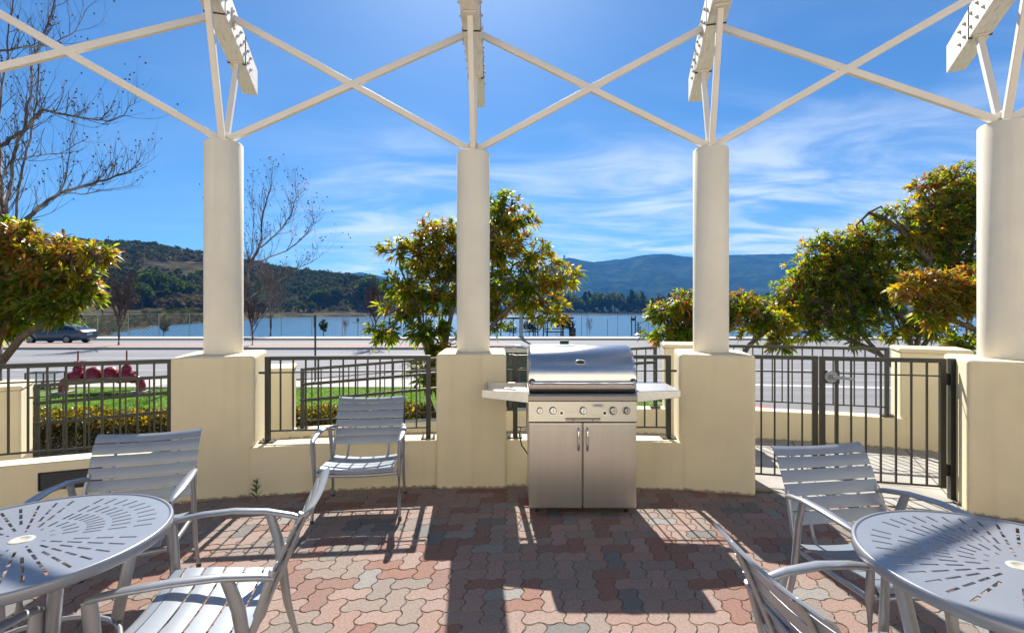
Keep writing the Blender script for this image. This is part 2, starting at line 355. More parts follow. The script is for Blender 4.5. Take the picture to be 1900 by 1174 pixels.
def terr(s, Y):
    X = s*Y; sh = interp(SHORE, s)
    z = GZ-.12
    z += (-4.6-z)*ss(46.8, 58, Y)
    wob = noise.noise(Vector((X*.02, Y*.02, 3)))*.06*sh
    z += (-2.9+4.6)*ss(sh+wob-6, sh+wob+5, Y)*(1 if sh > 60 else 1)
    z += 1.0*ss(sh+10, sh+60, Y)
    e = interp(HILL, s)
    if e > .0:
        r0, r1 = max(sh+15, 290)-60*ss(-.5, -.9, s), 640.0-120*ss(-.5, -.25, s)
        top = e*r1+CH
        k = ss(r0-40, r1, Y); n = noise.fractal(Vector((X*.012, Y*.006, 9)), .8, 2, 4)
        zz = -1.9+(top+1.9)*k; zz += n*6*k*(1-ss(r1-40, r1, Y)*.8)
        zz -= 30*ss(r1, r1+160, Y)
        z = max(z, zz) if Y > r0-45 else z
    return z
rows = []
sl = [-3.2+.0*i for i in range(0)]
SL = [-4, -3, -2.3, -1.8, -1.5]+[-1.3+1.9/150*i for i in range(150)]+[.6+.05*i for i in range(16)]+[1.6, 2.0, 2.6, 3.5]
yy = [1.5, 4, 8, 12, 20, 30, 40, 44, 46.8, 48, 50, 53, 58]
while yy[-1] < 1200: yy.append(yy[-1]*1.035+.2)
while yy[-1] < 2600: yy.append(yy[-1]*1.15)
rows = [[(s*Y, Y, terr(s, Y)) for s in SL] for Y in yy]
gm = MB(); gm.strip(rows)
gm.add([(-6, 1.5, GZ-.12), (5.25, 1.5, GZ-.12), (40, -40, GZ-.12), (-40, -40, GZ-.12)], [(0, 3, 2, 1)])
def land_mat(name, c1, c2, c3, s1, s2):
    m = bpy.data.materials.new(name); m.use_nodes = True; N = m.node_tree.nodes; L = m.node_tree.links; b = N['Principled BSDF']
    b.inputs['Roughness'].default_value = 1; b.inputs['Specular IOR Level'].default_value = 0.0
    g = N.new('ShaderNodeNewGeometry'); n = N.new('ShaderNodeTexNoise'); n.inputs['Scale'].default_value = s1; n.inputs['Detail'].default_value = 12; n.inputs['Roughness'].default_value = .65
    L.new(g.outputs['Position'], n.inputs[0]); r = N.new('ShaderNodeValToRGB'); L.new(n.outputs[0], r.inputs[0])
    r.color_ramp.elements[0].position = .38; r.color_ramp.elements[0].color = (*c1, 1); r.color_ramp.elements[1].position = .62; r.color_ramp.elements[1].color = (*c3, 1)
    e = r.color_ramp.elements.new(.5); e.color = (*c2, 1)
    L.new(r.outputs[0], b.inputs['Base Color'])
    n2 = N.new('ShaderNodeTexNoise'); n2.inputs['Scale'].default_value = s2; n2.inputs['Detail'].default_value = 10; L.new(g.outputs['Position'], n2.inputs[0])
    bu = N.new('ShaderNodeBump'); bu.inputs['Distance'].default_value = .6/s2; bu.inputs['Strength'].default_value = .8; L.new(n2.outputs[0], bu.inputs['Height']); L.new(bu.outputs[0], b.inputs['Normal'])
    return m
tag(gm.build('ground', land_mat('scrub_land', (.035, .035, .018), (.07, .055, .035), (.11, .10, .045), .045, .12)), kind='structure')
# mountains
rows = []
ML = [-1.4+.0085*i for i in range(330)]
def mz(s, t):
    e = interp(MOUNT, s); Y = 2300+1500*t
    n = noise.fractal(Vector((s*14+noise.noise(Vector((s*5, t*2, 1)))*1.2, t*1.1, 4)), .9, 2.1, 5)
    rid = (1-abs(noise.noise(Vector((s*22+t*1.5, t*1.3, 8))))*1.6)
    k = t**1.15
    z = (e*3800+CH)*k*(1-.34*(1-t)*(1-rid))+n*70*sin(pi*min(1, t))
    return Y, z-3*(1-t)+noise.noise(Vector((s*90, t*9, 2)))*4*t
for j in range(46):
    t = j/45; row = []
    for s in ML:
        Y, z = mz(s, t); row.append((s*Y, Y, z))
    rows.append(row)
rows.append([(s*5200, 5200, -5) for s in ML])
mt = MB(); mt.strip(rows)
tag(mt.build('mountains', land_mat('forested_mountain', (.004, .012, .010), (.013, .028, .020), (.040, .055, .030), .006, .02)), kind='structure')
# lake
lk = MB(); lk.add([(-900, 44, LZ), (1800, 44, LZ), (3000, 1500, LZ), (-1500, 1500, LZ)], [(0, 1, 2, 3)])
m = bpy.data.materials.new('lake_water'); m.use_nodes = True; N = m.node_tree.nodes; L = m.node_tree.links; b = N['Principled BSDF']
b.inputs['Base Color'].default_value = (.05, .15, .26, 1); b.inputs['Roughness'].default_value = .16; b.inputs['IOR'].default_value = 1.33
g = N.new('ShaderNodeNewGeometry'); mp = N.new('ShaderNodeMapping'); mp.inputs['Scale'].default_value = (.9, 1.8, 1); L.new(g.outputs['Position'], mp.inputs[0])
n = N.new('ShaderNodeTexNoise'); n.inputs['Scale'].default_value = .7; n.inputs['Detail'].default_value = 6; L.new(mp.outputs[0], n.inputs[0])
bu = N.new('ShaderNodeBump'); bu.inputs['Distance'].default_value = .35; bu.inputs['Strength'].default_value = .55; L.new(n.outputs[0], bu.inputs['Height']); L.new(bu.outputs[0], b.inputs['Normal'])
tag(lk.build('lake_water', m), kind='structure')

# --- street level sheets
def sheet(name, pts, z, m): 
    o = MB(); o.add([(p[0], p[1], z) for p in pts], [tuple(range(len(pts)))]); return tag(o.build(name, m), kind='structure')
def kerbed(name, pts, z0, z1, m, bev=.03):
    o = MB(); o.prism(pts, z0, z1); return tag(o.build(name, m, bevel=bev), kind='structure')
sheet('road', [(-160, 17.6), (160, 17.6), (160, 44), (-160, 44)], GZ-.10, M['asphalt'])
sheet('driveway', [(2.6, 17.7), (6.0, 11.5), (9.0, 7.2), (14, 2), (60, -6), (60, 17.7)], GZ-.096, M['asphalt'])
kerbed('pavement', [(-160, 15.9), (2.0, 15.9), (3.9, 14.1), (7.2, 8.5), (11, 3.6), (12.2, 4.4), (8.2, 9.3), (5.0, 15.3), (3.6, 17.3), (2.6, 17.7), (-160, 17.7)], GZ-.25, GZ+.03, M['concrete'])
kerbed('red_kerb', [(4.96, 14.9), (8.15, 9.0), (8.32, 9.12), (5.12, 15.05)], GZ-.2, GZ+.036, M['redpaint'], .01)
kerbed('median', [(-160, 32.6), (-.5, 32.6), (.6, 33.6), (.6, 35.4), (-.5, 36.6), (-160, 36.6)], GZ-.25, GZ+.07, M['concrete'])
sheet('median_paving', [(-160, 33.0), (-.5, 33.0), (.2, 33.8), (.2, 35.2), (-.5, 36.2), (-160, 36.2)], GZ+.075, M['median'])
kerbed('far_pavement', [(-160, 43.2), (160, 43.2), (160, 46.4), (-160, 46.4)], GZ-.25, GZ+.05, M['concrete'])
kerbed('bank_edge', [(-160, 46.4), (160, 46.4), (160, 47.2), (-160, 47.2)], GZ-.4, GZ-.02, M['soil'])
for y, w in ((21.4, .12), (26.8, .12), (31.9, .10), (18.2, .10), (37.4, .1), (40.2, .12)):
    sheet('road_marking', [(-160, y), (160 if y < 37 else 160, y), (160, y+w), (-160, y+w)], GZ-.092, M['paint'])
sheet('road_marking', [(5.2, 17.5), (26, 14.0), (26.2, 14.35), (5.4, 17.85)], GZ-.090, M['paint'])
# lawn with blades
lawn = [(-30, 15.9), (2.0, 15.9), (3.7, 14.0), (5.2, 11.4), (6.3, 9.5)]+[arc(.58-1.35*i/24, RO+.45)[:2] for i in range(25)]+[(-30, 7)]
sheet('lawn', lawn, GZ, M['lawn_soil'])
def in_lawn(x, y):
    if hypot(x-CC.x, y-CC.y) < RO+.5 or y > 15.85: return False
    return x < 2.0+(15.9-y)*.68 if y < 15.9 else False
gr = MB()
for i in range(70000):
    u = rnd.random(); y = 9.6+6.3*u; x = rnd.uniform(-13, 4)
    if abs(x) > y*1.1 or not in_lawn(x, y): continue
    h = rnd.uniform(.015, .04)*(1+.4*noise.noise(Vector((x*.8, y*.8, 0)))); a = rnd.uniform(0, pi); w = rnd.uniform(.008, .02)
    dx, dy = cos(a)*w, sin(a)*w; lx, ly = rnd.uniform(-.03, .03), rnd.uniform(-.03, .03)
    gr.add([(x-dx, y-dy, GZ), (x+dx, y+dy, GZ), (x+lx, y+ly, GZ+h)], [(0, 1, 2)])
tag(gr.build('grass', M['grass']), 'bright green mown grass between hedge and pavement', 'grass', kind='stuff')
# planting bed under the hedge
sheet('planting_bed', [arc(-.85+.9*i/40, RO+.2)[:2] for i in range(41)]+[(.6, 9.8), (-14, 9.8), (-14, 5)], GZ+.02, M['soil'])

# ================================================================== PATIO STRUCTURE
side_word = ['far left edge', 'left', 'centre', 'right of the grill', 'right edge beside the gate', 'far right edge']
COLLAB = ['pale round column on a cream pedestal beyond the left end of the wall',
          'pale round column on a cream pedestal between the two left railings',
          'pale round column on a cream pedestal just left of the stainless grill',
          'pale round column on a cream pedestal between the grill and the gate',
          'pale round column on a cream pedestal at the hinge side of the gate',
          'pale round column on a cream pedestal beyond the right table']
colc = []
for i, (x, y, a) in enumerate(PED):
    e = empty('pergola_column', (x, y, 0), -a)
    tag(e, COLLAB[i], 'column', 'round columns on pedestals carrying the pergola')
    b = MB(); b.box((0, PD/2, PH/2-.03), (PW, PD, PH+.06)); b.build('pedestal', M['stucco'], e, bevel=.028, segs=3)
    s = MB(); s.lathe((0, COFF, 0), [(CR, PH-.01), (CR, CTOP-.012), (CR-.012, CTOP), (.02, CTOP+.004)], 64)
    s.build('column_shaft', M['column'], e)
    n = Vector((sin(a), cos(a))); colc.append(Vector((x, y, 0))+Vector((n.x*COFF, n.y*COFF, 0)))
# low walls between pedestals, flush with their faces
def low_wall(r0, r1, a0, a1, zt, zb, name, lab, cat, group, extra=None):
    n = 14; rows = []
    for i in range(n+1):
        a = a0+(a1-a0)*i/n; t = i/n; z = zt if not callable(zt) else zt(t)
        rows.append([arc(a, r0, zb), arc(a, r0, z), arc(a, r1, z), arc(a, r1, zb)])
    b = MB(); b.strip(rows, smooth=False)
    k = len(rows)-1
    b.add(rows[0], [(0, 1, 2, 3)]); b.add(rows[-1], [(3, 2, 1, 0)])
    bm = b.build(name, M['stucco'], bevel=.014, segs=2)
    return tag(bm, lab, cat, group)
def pang(i, side):   # bearing from circle centre of a pedestal's front corner
    x, y, a = PED[i]; p = Vector((x, y))+Vector((cos(a), -sin(a)))*(side*(PW/2-.03)); d = p-CC; return atan2(d.x, d.y), d.length
WL = ['low cream wall with the black vent grille behind the left table', 'low cream wall behind the lone chair', 'low cream wall behind the stainless grill']
for k in (0, 1, 2):
    a0, r0 = pang(k, 1); a1, r1 = pang(k+1, -1)
    low_wall((r0+r1)/2+.012, (r0+r1)/2+.24, a0, a1, .425, -.06, 'low_wall', WL[k], 'low wall', 'low cream walls between the columns')
a0, r0 = pang(4, 1); a1, r1 = pang(5, -1)
low_wall(r0+.01, r0+.24, a0, a1, .425, -.06, 'low_wall', 'low cream wall right of the gate pedestal', 'low wall', 'low cream walls between the columns')
# outer ring: pedestals, walls
OP = [(-.497, .80, -.60), (-.272, .885, -.33), (-.048, 1.03, -.03), (.184, 1.165, .24), (.405, 1.165, .50), (.60, 1.165, .75)]
OLAB = ['cream outer pedestal seen through the left railing beside the hedge', 'cream outer pedestal seen through the railing behind the lone chair',
        'cream outer pedestal hidden behind the central column', 'cream outer pedestal behind the column right of the grill', 'cream outer pedestal seen through the gate with a capped top', 'cream outer pedestal right of the gate']
for (a, zt, rot), lab in zip(OP, OLAB):
    p = arc(a, RO); e = empty('outer_pedestal', (p.x, p.y, 0), -rot); tag(e, lab, 'pedestal', 'pedestals along the outer walkway wall')
    b = MB(); b.box((0, .30, (zt-.05-1.0)/2), (PW, .58, zt-.05+1.0)); b.build('pedestal_block', M['stucco'], e, bevel=.02)
    b = MB(); b.box((0, .30, zt-.025), (PW+.03, .61, .05)); b.build('cap', M['stucco'], e, bevel=.02)
OW = [(0, -.15, -.12), (1, .09, .16), (2, .27, .33), (3, .354, .354), (4, .354, .354)]
OWL = ['low outer wall of the ramp behind the left railing', 'low outer wall of the ramp behind the lone chair', 'low outer wall behind the grill', 'low outer wall seen through the gate', 'low outer wall right of the gate']
for (k, z0, z1), lab in zip(OW, OWL):
    low_wall(RO+.02, RO+.24, OP[k][0]+.022, OP[k+1][0]-.022, (lambda t, z0=z0, z1=z1: z0+(z1-z0)*t), -1.0, 'outer_wall', lab, 'low wall', 'low walls along the outer walkway')

# ------------------------------------------------------------------ railings
def railing(p0, p1, zt0, zt1, zb0, zb1, nb, feet0, feet1, name, lab, group, handrails=(), second=.145, stubs=True, posts=(1, 1)):
    """p0,p1 plan points; posts at both ends, top rail, thin second rail, bottom rail, bars"""
    p0 = Vector((p0[0], p0[1], 0)); p1 = Vector((p1[0], p1[1], 0)); e = empty(name, p0, 0); tag(e, lab, 'railing', group)
    d = p1-p0; L = d.length; u = d.normalized(); nrm = Vector((-u.y, u.x, 0)); Z = Vector((0, 0, 1))
    P = lambda t, z: u*(t*L)+Z*z
    zt = lambda t: zt0+(zt1-zt0)*t; zb = lambda t: zb0+(zb1-zb0)*t
    b = MB(); b.bar(P(.5*.04/L, zt(0)-.0175), P(1-.5*.04/L, zt(1)-.0175), .040, .035); b.build('top_rail', M['rail'], e, bevel=.003)
    b = MB(); b.bar(P(.02/L, zt(0)-second), P(1-.02/L, zt(1)-second), .012, .012); b.bar(P(.02/L, zb(0)), P(1-.02/L, zb(1)), .014, .014)
    b.build('thin_rail', M['rail'], e)
    b = MB()
    for i in range(1, nb+1):
        t = i/(nb+1); b.bar(P(t, zb(t)+.0072), P(t, zt(t)-.0352), .013, .013, up=u)
    b.build('bars', M['rail'], e)
    for t, f, on in ((0, feet0, posts[0]), (1, feet1, posts[1])):
        if not on: continue
        b = MB(); b.bar(P(t, f), P(t, zt(t)-.001), .042, .042, up=u); po = b.build('post', M['rail'], e, bevel=.003)
        b = MB(); b.box(P(t, f+.005), (.13, .10, .01), atan2(u.y, u.x)); b.build('base_plate', M['rail'], po)
        for sx in (-.05, .05):
            for sy in (-.032, .032):
                q = P(t, f+.01)+u*sx+nrm*sy; b = MB(); b.lathe(q, [(.009, 0), (.009, .012), (.004, .02), (.001, .022)], 8); b.build('bolt', M['bolt'], po)
        if stubs:
            sgn = -1 if t == 0 else 1; b = MB(); q = P(t, zt(t)-second); b.bar(q+u*sgn*.021, q+u*sgn*.075, .014, .02); b.build('wall_bracket', M['rail'], e)
    for dz in handrails:
        b = MB(); b.tube([P(0, zt(0)-dz)-nrm*.07, P(1, zt(1)-dz)-nrm*.07], .019, 10)
        for t in (.12, .5, .88): b.bar(P(t, zt(t)-dz-.03), P(t, zt(t)-dz)-nrm*.06, .012)
        b.build('handrail', M['rail'], e)
    return e
def on_wall(a, off=.12): return arc(a, RI+off)
RZ = 1.19
# inner rails (bearing chosen so that the posts stand clear of the pedestals by 6 cm)
def gap_pts(i, j, clear=.085, off=.125):
    (x0, y0, a0), (x1, y1, a1) = PED[i], PED[j]
    A = Vector((x0, y0))+Vector((cos(a0), -sin(a0)))*(PW/2+clear)+Vector((sin(a0), cos(a0)))*off
    B = Vector((x1, y1))-Vector((cos(a1), -sin(a1)))*(PW/2+clear)+Vector((sin(a1), cos(a1)))*off
    return A, B
A, B = gap_pts(0, 1, .03); railing(A, B, RZ, RZ, .50, .50, 12, .425, .425, 'railing', 'dark olive railing over the vent wall at the far left', 'dark railings between the inner columns', stubs=False)
A, B = gap_pts(1, 2); railing(A, B, RZ, RZ, .525, .525, 12, .425, .425, 'railing', 'dark olive railing behind the lone chair', 'dark railings between the inner columns')
A, B = gap_pts(2, 3); railing(A, B, RZ, RZ, .525, .525, 12, .425, .425, 'railing', 'dark olive railing partly hidden behind the stainless grill', 'dark railings between the inner columns')
A, B = gap_pts(4, 5); railing(A, B, RZ, RZ, .525, .525, 12, .425, .425, 'railing', 'dark olive railing right of the gate pedestal', 'dark railings between the inner columns')
ORL = ['outer ramp railing with two handrails in front of the yellow hedge', 'outer ramp railing with two handrails behind the lone chair', 'outer walkway railing behind the stainless grill', 'outer walkway railing seen above the gate']
for k, hr in ((0, (.20, .42)), (1, (.20, .40)), (2, (.20,)), (3, ())):
    a0, a1 = OP[k][0]+.036, OP[k+1][0]-.036; q0, q1 = arc(a0, RO+.10), arc(a1, RO+.10)
    zt0, zt1 = [(.80, .86), (.87, .99), (1.02, 1.13), (1.165, 1.165)][k]
    _, w0, w1 = OW[k]
    railing(q0, q1, zt0, zt1, w0+.11, w1+.11, 15, w0+.01, w1+.01, 'outer_railing', ORL[k], 'railings along the outer walkway', handrails=hr, stubs=(k != 3))

# ------------------------------------------------------------------ gate
g0, g1 = Vector((2.17, 4.635)), Vector((3.735, 4.245)); gd = (g1-g0).normalized(); gL = (g1-g0).length
def gp(t, z): return Vector((gd.x*t, gd.y*t, z))
tm = .565
e = empty('fixed_gate_panel', (g0.x, g0.y, 0)); tag(e, 'narrow fixed panel of dark bars between column and gate lever', 'fence panel')
b = MB(); b.bar(gp(0, 1.175), gp(tm, 1.175), .04, .035); b.build('top_rail', M['rail'], e)
b = MB(); b.bar(gp(0, 1.045), gp(tm, 1.045), .012); b.bar(gp(0, .10), gp(tm, .10), .014); b.build('thin_rail', M['rail'], e)
b = MB()
for i in range(1, 5): b.bar(gp(tm*i/5+.01, .107), gp(tm*i/5+.01, 1.157), .013, up=(gd.x, gd.y, 0))
b.bar(gp(.01, .107), gp(.01, 1.157), .02, up=(gd.x, gd.y, 0)); b.build('bars', M['rail'], e)
b = MB(); b.bar(gp(tm, .09), gp(tm, 1.194), .042, up=(gd.x, gd.y, 0)); b.build('post', M['rail'], e, bevel=.003)
e = empty('gate', (g0.x+gd.x*(tm+.058), g0.y+gd.y*(tm+.058), 0)); tag(e, 'dark barred metal gate with a round lever latch', 'gate')
gl = gL-tm-.058-.075
b = MB()
for t in (0, gl): b.bar(gp(t, .095), gp(t, 1.192), .042, up=(gd.x, gd.y, 0))
b.bar(gp(.021, 1.173), gp(gl-.021, 1.173), .04, .036); b.bar(gp(.021, .105), gp(gl-.021, .105), .016); b.bar(gp(.021, 1.043), gp(gl-.021, 1.043), .012)
b.build('gate_frame', M['rail'], e, bevel=.002)
b = MB()
for i in range(1, 8): b.bar(gp(gl*i/8, .113), gp(gl*i/8, 1.155), .014 if i > 1 else .026, up=(gd.x, gd.y, 0))
b.build('bars', M['rail'], e)
b = MB(); b.box(gp(.07, 1.01)+Vector((0, 0, 0)), (.13, .03, .115), atan2(gd.y, gd.x)); lb = b.build('lock_box', M['rail'], e, bevel=.003)
gn = Vector((gd.y, -gd.x, 0))
b = MB(); q = gp(.062, 1.015)+gn*.018
b.tube([q, q+gn*.018], .052, 24); b.tube([q+gn*.018, q+gn*.05], .018, 16); b.tube([q+gn*.05, q+gn*.055+gp(.05, -.004), q+gn*.05+gp(.14, -.012), q+gn*.045+gp(.165, -.012)], [.018, .016, .012, .011], 12)
b.build('lever_handle', M['grey_metal'], e)
for z in (.25, 1.02):
    b = MB(); b.tube([gp(gl+.035, z-.05), gp(gl+.035, z+.05)], .013, 12); b.bar(gp(gl+.02, z), gp(gl+.054, z), .03, .03); b.build('hinge', M['black'], e)
e = empty('gate_post', (g1.x, g1.y, 0)); tag(e, 'dark square hinge post bolted beside the right pedestal', 'post')
b = MB(); b.bar((0, 0, .0), (0, 0, 1.193), .058, up=(gd.x, gd.y, 0)); b.build('post_shaft', M['rail'], e, bevel=.003)
b = MB(); b.bar((gd.x*.03, gd.y*.03, 1.0), (gd.x*.09, gd.y*.09+.0, 1.0), .03, .04); b.build('wall_bracket', M['black'], e)

# ------------------------------------------------------------------ pergola
ZB, BW, BH = 4.135, .16, .29
rn = ['beyond the left edge', 'above the left column', 'above the central column', 'above the column right of the grill', 'above the gate column', 'beyond the right edge']
BOLT = None
for i, (x, y, a) in enumerate(PED):
    c = colc[i]; e = empty('pergola_rafter', (c.x, c.y, 0), -a)
    tag(e, 'white bolted timber rafter on slanting struts '+rn[i], 'rafter', 'white timber rafters of the pergola')
    # timber in two laps: an outer tail sitting a little lower than the main length, joint line between
    b = MB(); b.box((0, -1.5, ZB+BH/2+.006), (BW, 4.15, BH)); b.build('beam', M['wood_white'], e, bevel=.004)
    b = MB(); b.box((0, (.585+1.36)/2, ZB+BH/2), (BW-.004, 1.36-.585, BH)); b.build('beam_tail', M['wood_white'], e, bevel=.004)
    b = MB(); b.box((0, .580, ZB+BH/2), (BW+.012, .008, BH+.012)); b.build('joint_plate', M['dark_metal'], e)
    b = MB(); b.box((0, -.35, ZB+BH/2-.002), (BW+.008, .006, BH+.008)); b.build('joint_plate', M['dark_metal'], e)
    for yy_ in (-1.15, -.95, -.65, -.45, -.25, -.05, .15, .32, .50, .70, .86):
        for zz_ in (.075, .20):
            for s in (-1, 1):
                if BOLT is None:
                    b = MB(); b.tube([(-.0, 0, 0), (.012, 0, 0)], .017, 6, smooth=False); b.tube([(.0121, 0, 0), (.022, 0, 0)], .008, 6); BOLT = b.build('bolt', M['bolt'], e); bo = BOLT
                else: bo = BOLT.copy(); COL.objects.link(bo); bo.parent = e
                bo.location = (s*BW/2, yy_, ZB+zz_); bo.rotation_euler = (0, 0, 0 if s > 0 else pi)
    for y1, x_ in ((-.585, 0), (.60, 0)):
        b = MB(); b.bar((0, y1*.10, CTOP+.0), (x_, y1, ZB+.003), .050, .066, up=(0, 1, 0)); st = b.build('strut', M['steel_white'], e, bevel=.006)
        b = MB(); b.box((0, y1, ZB-.004), (.11, .15, .010)); b.build('foot_plate', M['steel_white'], st)
    b = MB(); b.box((0, 0, CTOP+.06), (.012, .17, .12)); b.box((0, 0, CTOP+.006), (.15, .15, .008)); b.box((0, 0, CTOP+.05), (.10, .012, .10)); b.build('gusset', M['steel_white'], e)
BRL = ['beyond the left edge', 'above the railing behind the lone chair', 'above the stainless grill', 'above the gate', 'beyond the right edge']
for i in range(5):
    c0, c1 = colc[i], colc[i+1]; d = (c1-c0).normalized(); Z = Vector((0, 0, 1))
    e = empty('cross_brace', (c0.x, c0.y, 0)); tag(e, 'white steel cross brace between two columns '+BRL[i], 'brace', 'white cross braces of the pergola')
    L_ = c1-c0
    b = MB(); b.bar(d*.04+Z*(CTOP+.035), L_-d*.085+Z*(ZB+.15), .048, .058); b.build('diagonal', M['steel_white'], e, bevel=.005)
    A0 = d*.085+Z*(ZB+.15); B0 = L_-d*.04+Z*(CTOP+.035)
    b = MB(); b.bar(A0, B0, .0475, .0575); b.build('diagonal', M['steel_white'], e, bevel=.005)
    for q, s in ((A0, 1), (L_-d*.085+Z*(ZB+.15), -1)): b = MB(); b.box(q, (.014, .14, .13), -PED[i][2]); b.build('end_plate', M['steel_white'], e)
# vent grille on the left wall, set in the face
av = None
p = px(98, 907, .30)
d = Vector((p.x-CC.x, p.y-CC.y)); av = atan2(d.x, d.y)
r_w = (pang(0, 1)[1]+pang(1, -1)[1])/2+.012
q = arc(av, r_w); e = empty('vent_grille', (q.x, q.y, .285), -av); tag(e, 'small black louvred vent set low in the left wall', 'vent')
b = MB(); b.box((0, -.004, .065), (.40, .014, .010)); b.box((0, -.004, -.065), (.40, .014, .010)); b.box((-.195, -.004, 0), (.010, .014, .12)); b.box((.195, -.004, 0), (.010, .014, .12)); b.build('frame', M['black'], e)
b = MB(); b.box((0, .000, 0), (.38, .004, .12)); b.build('backing', M['black'], e)
b = MB()
for i in range(6):
    z = -.048+i*.019; b.add([(-.185, -.010, z-.005), (.185, -.010, z-.005), (.185, -.002, z+.006), (-.185, -.002, z+.006)], [(0, 1, 2, 3)])
b.build('louvres', M['rubber'], e)

# building behind the photographer: seen as the warm reflection in the steel, lights the shade side
e = empty('clubhouse', (0, -5.6, 0)); tag(e, 'cream stucco building behind the patio reflected in the grill', 'building')
b = MB(); b.box((0, 0, 2.6), (26, .5, 5.4)); b.build('wall', stucco_mat('light_clubhouse_stucco', (.84, .77, .62)), e)
for x in (-7, -3.5, 3.5, 7):
    b = MB(); b.box((x, .255, 1.3), (2.0, .03, 2.3)); w = b.build('window', M['glass'], e)
    b = MB(); b.box((x, .28, 2.5), (2.2, .06, .1)); b.box((x, .28, .1), (2.2, .06, .1)); b.box((x-1.05, .28, 1.3), (.1, .06, 2.3)); b.box((x+1.05, .28, 1.3), (.1, .06, 2.3)); b.build('frame', M['steel_white'], w)

# ================================================================== FURNITURE
def make_chair():
    e = empty('patio_chair', (0, 0, 0))
    # side profile of slat surface: seat front -> seat back, then back bottom -> top (y, z)
    seat = [(-.292, .372), (-.272, .396), (-.22, .405), (-.10, .396), (.03, .380), (.15, .368), (.20, .368)]
    back = [(.215, .455), (.245, .53), (.28, .61), (.315, .69), (.350, .765), (.385, .815), (.415, .832)]
    def sample(poly, t):
        Ls = [0]
        for a, b in zip(poly, poly[1:]): Ls.append(Ls[-1]+hypot(b[0]-a[0], b[1]-a[1]))
        s = t*Ls[-1]
        for i in range(len(poly)-1):
            if s <= Ls[i+1]+1e-9:
                k = (s-Ls[i])/(Ls[i+1]-Ls[i]); a, b = poly[i], poly[i+1]
                return Vector((0, a[0]+(b[0]-a[0])*k, a[1]+(b[1]-a[1])*k)), Vector((0, b[0]-a[0], b[1]-a[1])).normalized()
    def slats(poly, n, gap, hw, sag, flip, th=.006):
        b = MB()
        for i in range(n):
            t0, t1 = i/n+gap/2, (i+1)/n-gap/2
            top, bot = [], []
            for j in range(6):
                t = t0+(t1-t0)*j/5; P, d = sample(poly, t); nn = Vector((0, -d.z, d.y)) if not flip else Vector((0, -d.z, d.y))
                crown = .0012*(1-((j-2.5)/2.5)**2)
                r1, r2 = [], []
                for k in range(11):
                    x = -hw+2*hw*k/10; s = -sag*(1-(x/hw)**2)
                    off = nn*(s+crown); r1.append(P+Vector((x, 0, 0))+off+nn*th/2); r2.append(P+Vector((x, 0, 0))+off-nn*th/2)
                top.append(r1); bot.append(r2)
            b.strip(top); b.strip([r[::-1] for r in bot])
            b.strip([top[0], bot[0]][::-1], smooth=False); b.strip([top[-1], bot[-1]], smooth=False)
            b.strip([[r[0] for r in top], [r[0] for r in bot]], smooth=False); b.strip([[r[-1] for r in bot], [r[-1] for r in top]], smooth=False)
        return b
    slats(seat, 6, .018, .275, .022, False).build('seat', M['strap'], e)
    slats(back, 6, .017, .285, .018, False).build('backrest', M['strap'], e)
    f = MB()
    for s in (-1, 1):     # two rails behind the slats, bent from seat into back
        pts = [(s*.17, -.262, .366), (s*.17, -.1, .368), (s*.17, .12, .345), (s*.17, .195, .352), (s*.17, .225, .40)]
        pts += [(s*.17, sample(back, t)[0].y+.022, sample(back, t)[0].z-.004) for t in (.05, .3, .55, .8, .93)]
        f.tube(pts, .009, 8)
        f.tube([(s*.312, -.27, .352), (s*.30, -.02, .345), (s*.29, .185, .345)], .013, 8)   # side seat rails
        f.tube([(s*.29, .185, .345), (s*.287, .225, .43), (s*.282, .262, .56), (s*.275, .285, .62)], .012, 8, ry=.016)
    f.tube([(-.312, -.27, .352), (-.17, -.275, .343), (0, -.277, .34), (.17, -.275, .343), (.312, -.27, .352)], .014, 8)
    f.tube([(-.29, .185, .345), (0, .188, .335), (.29, .185, .345)], .012, 8)
    f.tube([(-.268, .283, .60), (0, .31, .60), (.268, .283, .60)], .009, 8)
    f.build('frame', M['alum'], e)
    for s in (-1, 1):
        a = MB(); a.tube([(s*.322, -.30, .598), (s*.328, -.27, .612), (s*.332, -.17, .628), (s*.326, -.03, .636), (s*.308, .12, .628), (s*.288, .24, .605), (s*.278, .285, .59)],
                         [.014, .020, .026, .027, .024, .018, .012], 14, ry=[.010, .013, .012, .012, .013, .014, .012])
        a.build('arm', M['alum'], e)
        l = MB(); l.tube([(s*.322, -.292, .60), (s*.318, -.285, .50), (s*.315, -.275, .352), (s*.318, -.282, .15), (s*.325, -.30, .014)], [.013, .014, .014, .012, .010], 10, ry=[.024, .024, .022, .017, .012])
        lo = l.build('leg', M['alum'], e)
        MB().lathe((s*.325, -.30, 0), [(.004, .0005), (.014, .001), (.015, .02), (.011, .024)], 12).build('foot_glide', M['rubber'], lo)
        l = MB(); l.tube([(s*.305, .13, .625), (s*.300, .17, .50), (s*.296, .19, .36), (s*.297, .215, .18), (s*.305, .255, .014)], [.013, .014, .014, .012, .010], 10, ry=[.022, .025, .024, .018, .012])
        lo = l.build('leg', M['alum'], e)
        MB().lathe((s*.305, .255, 0), [(.004, .0005), (.014, .001), (.015, .02), (.011, .024)], 12).build('foot_glide', M['rubber'], lo)
    return e
CH0 = make_chair()
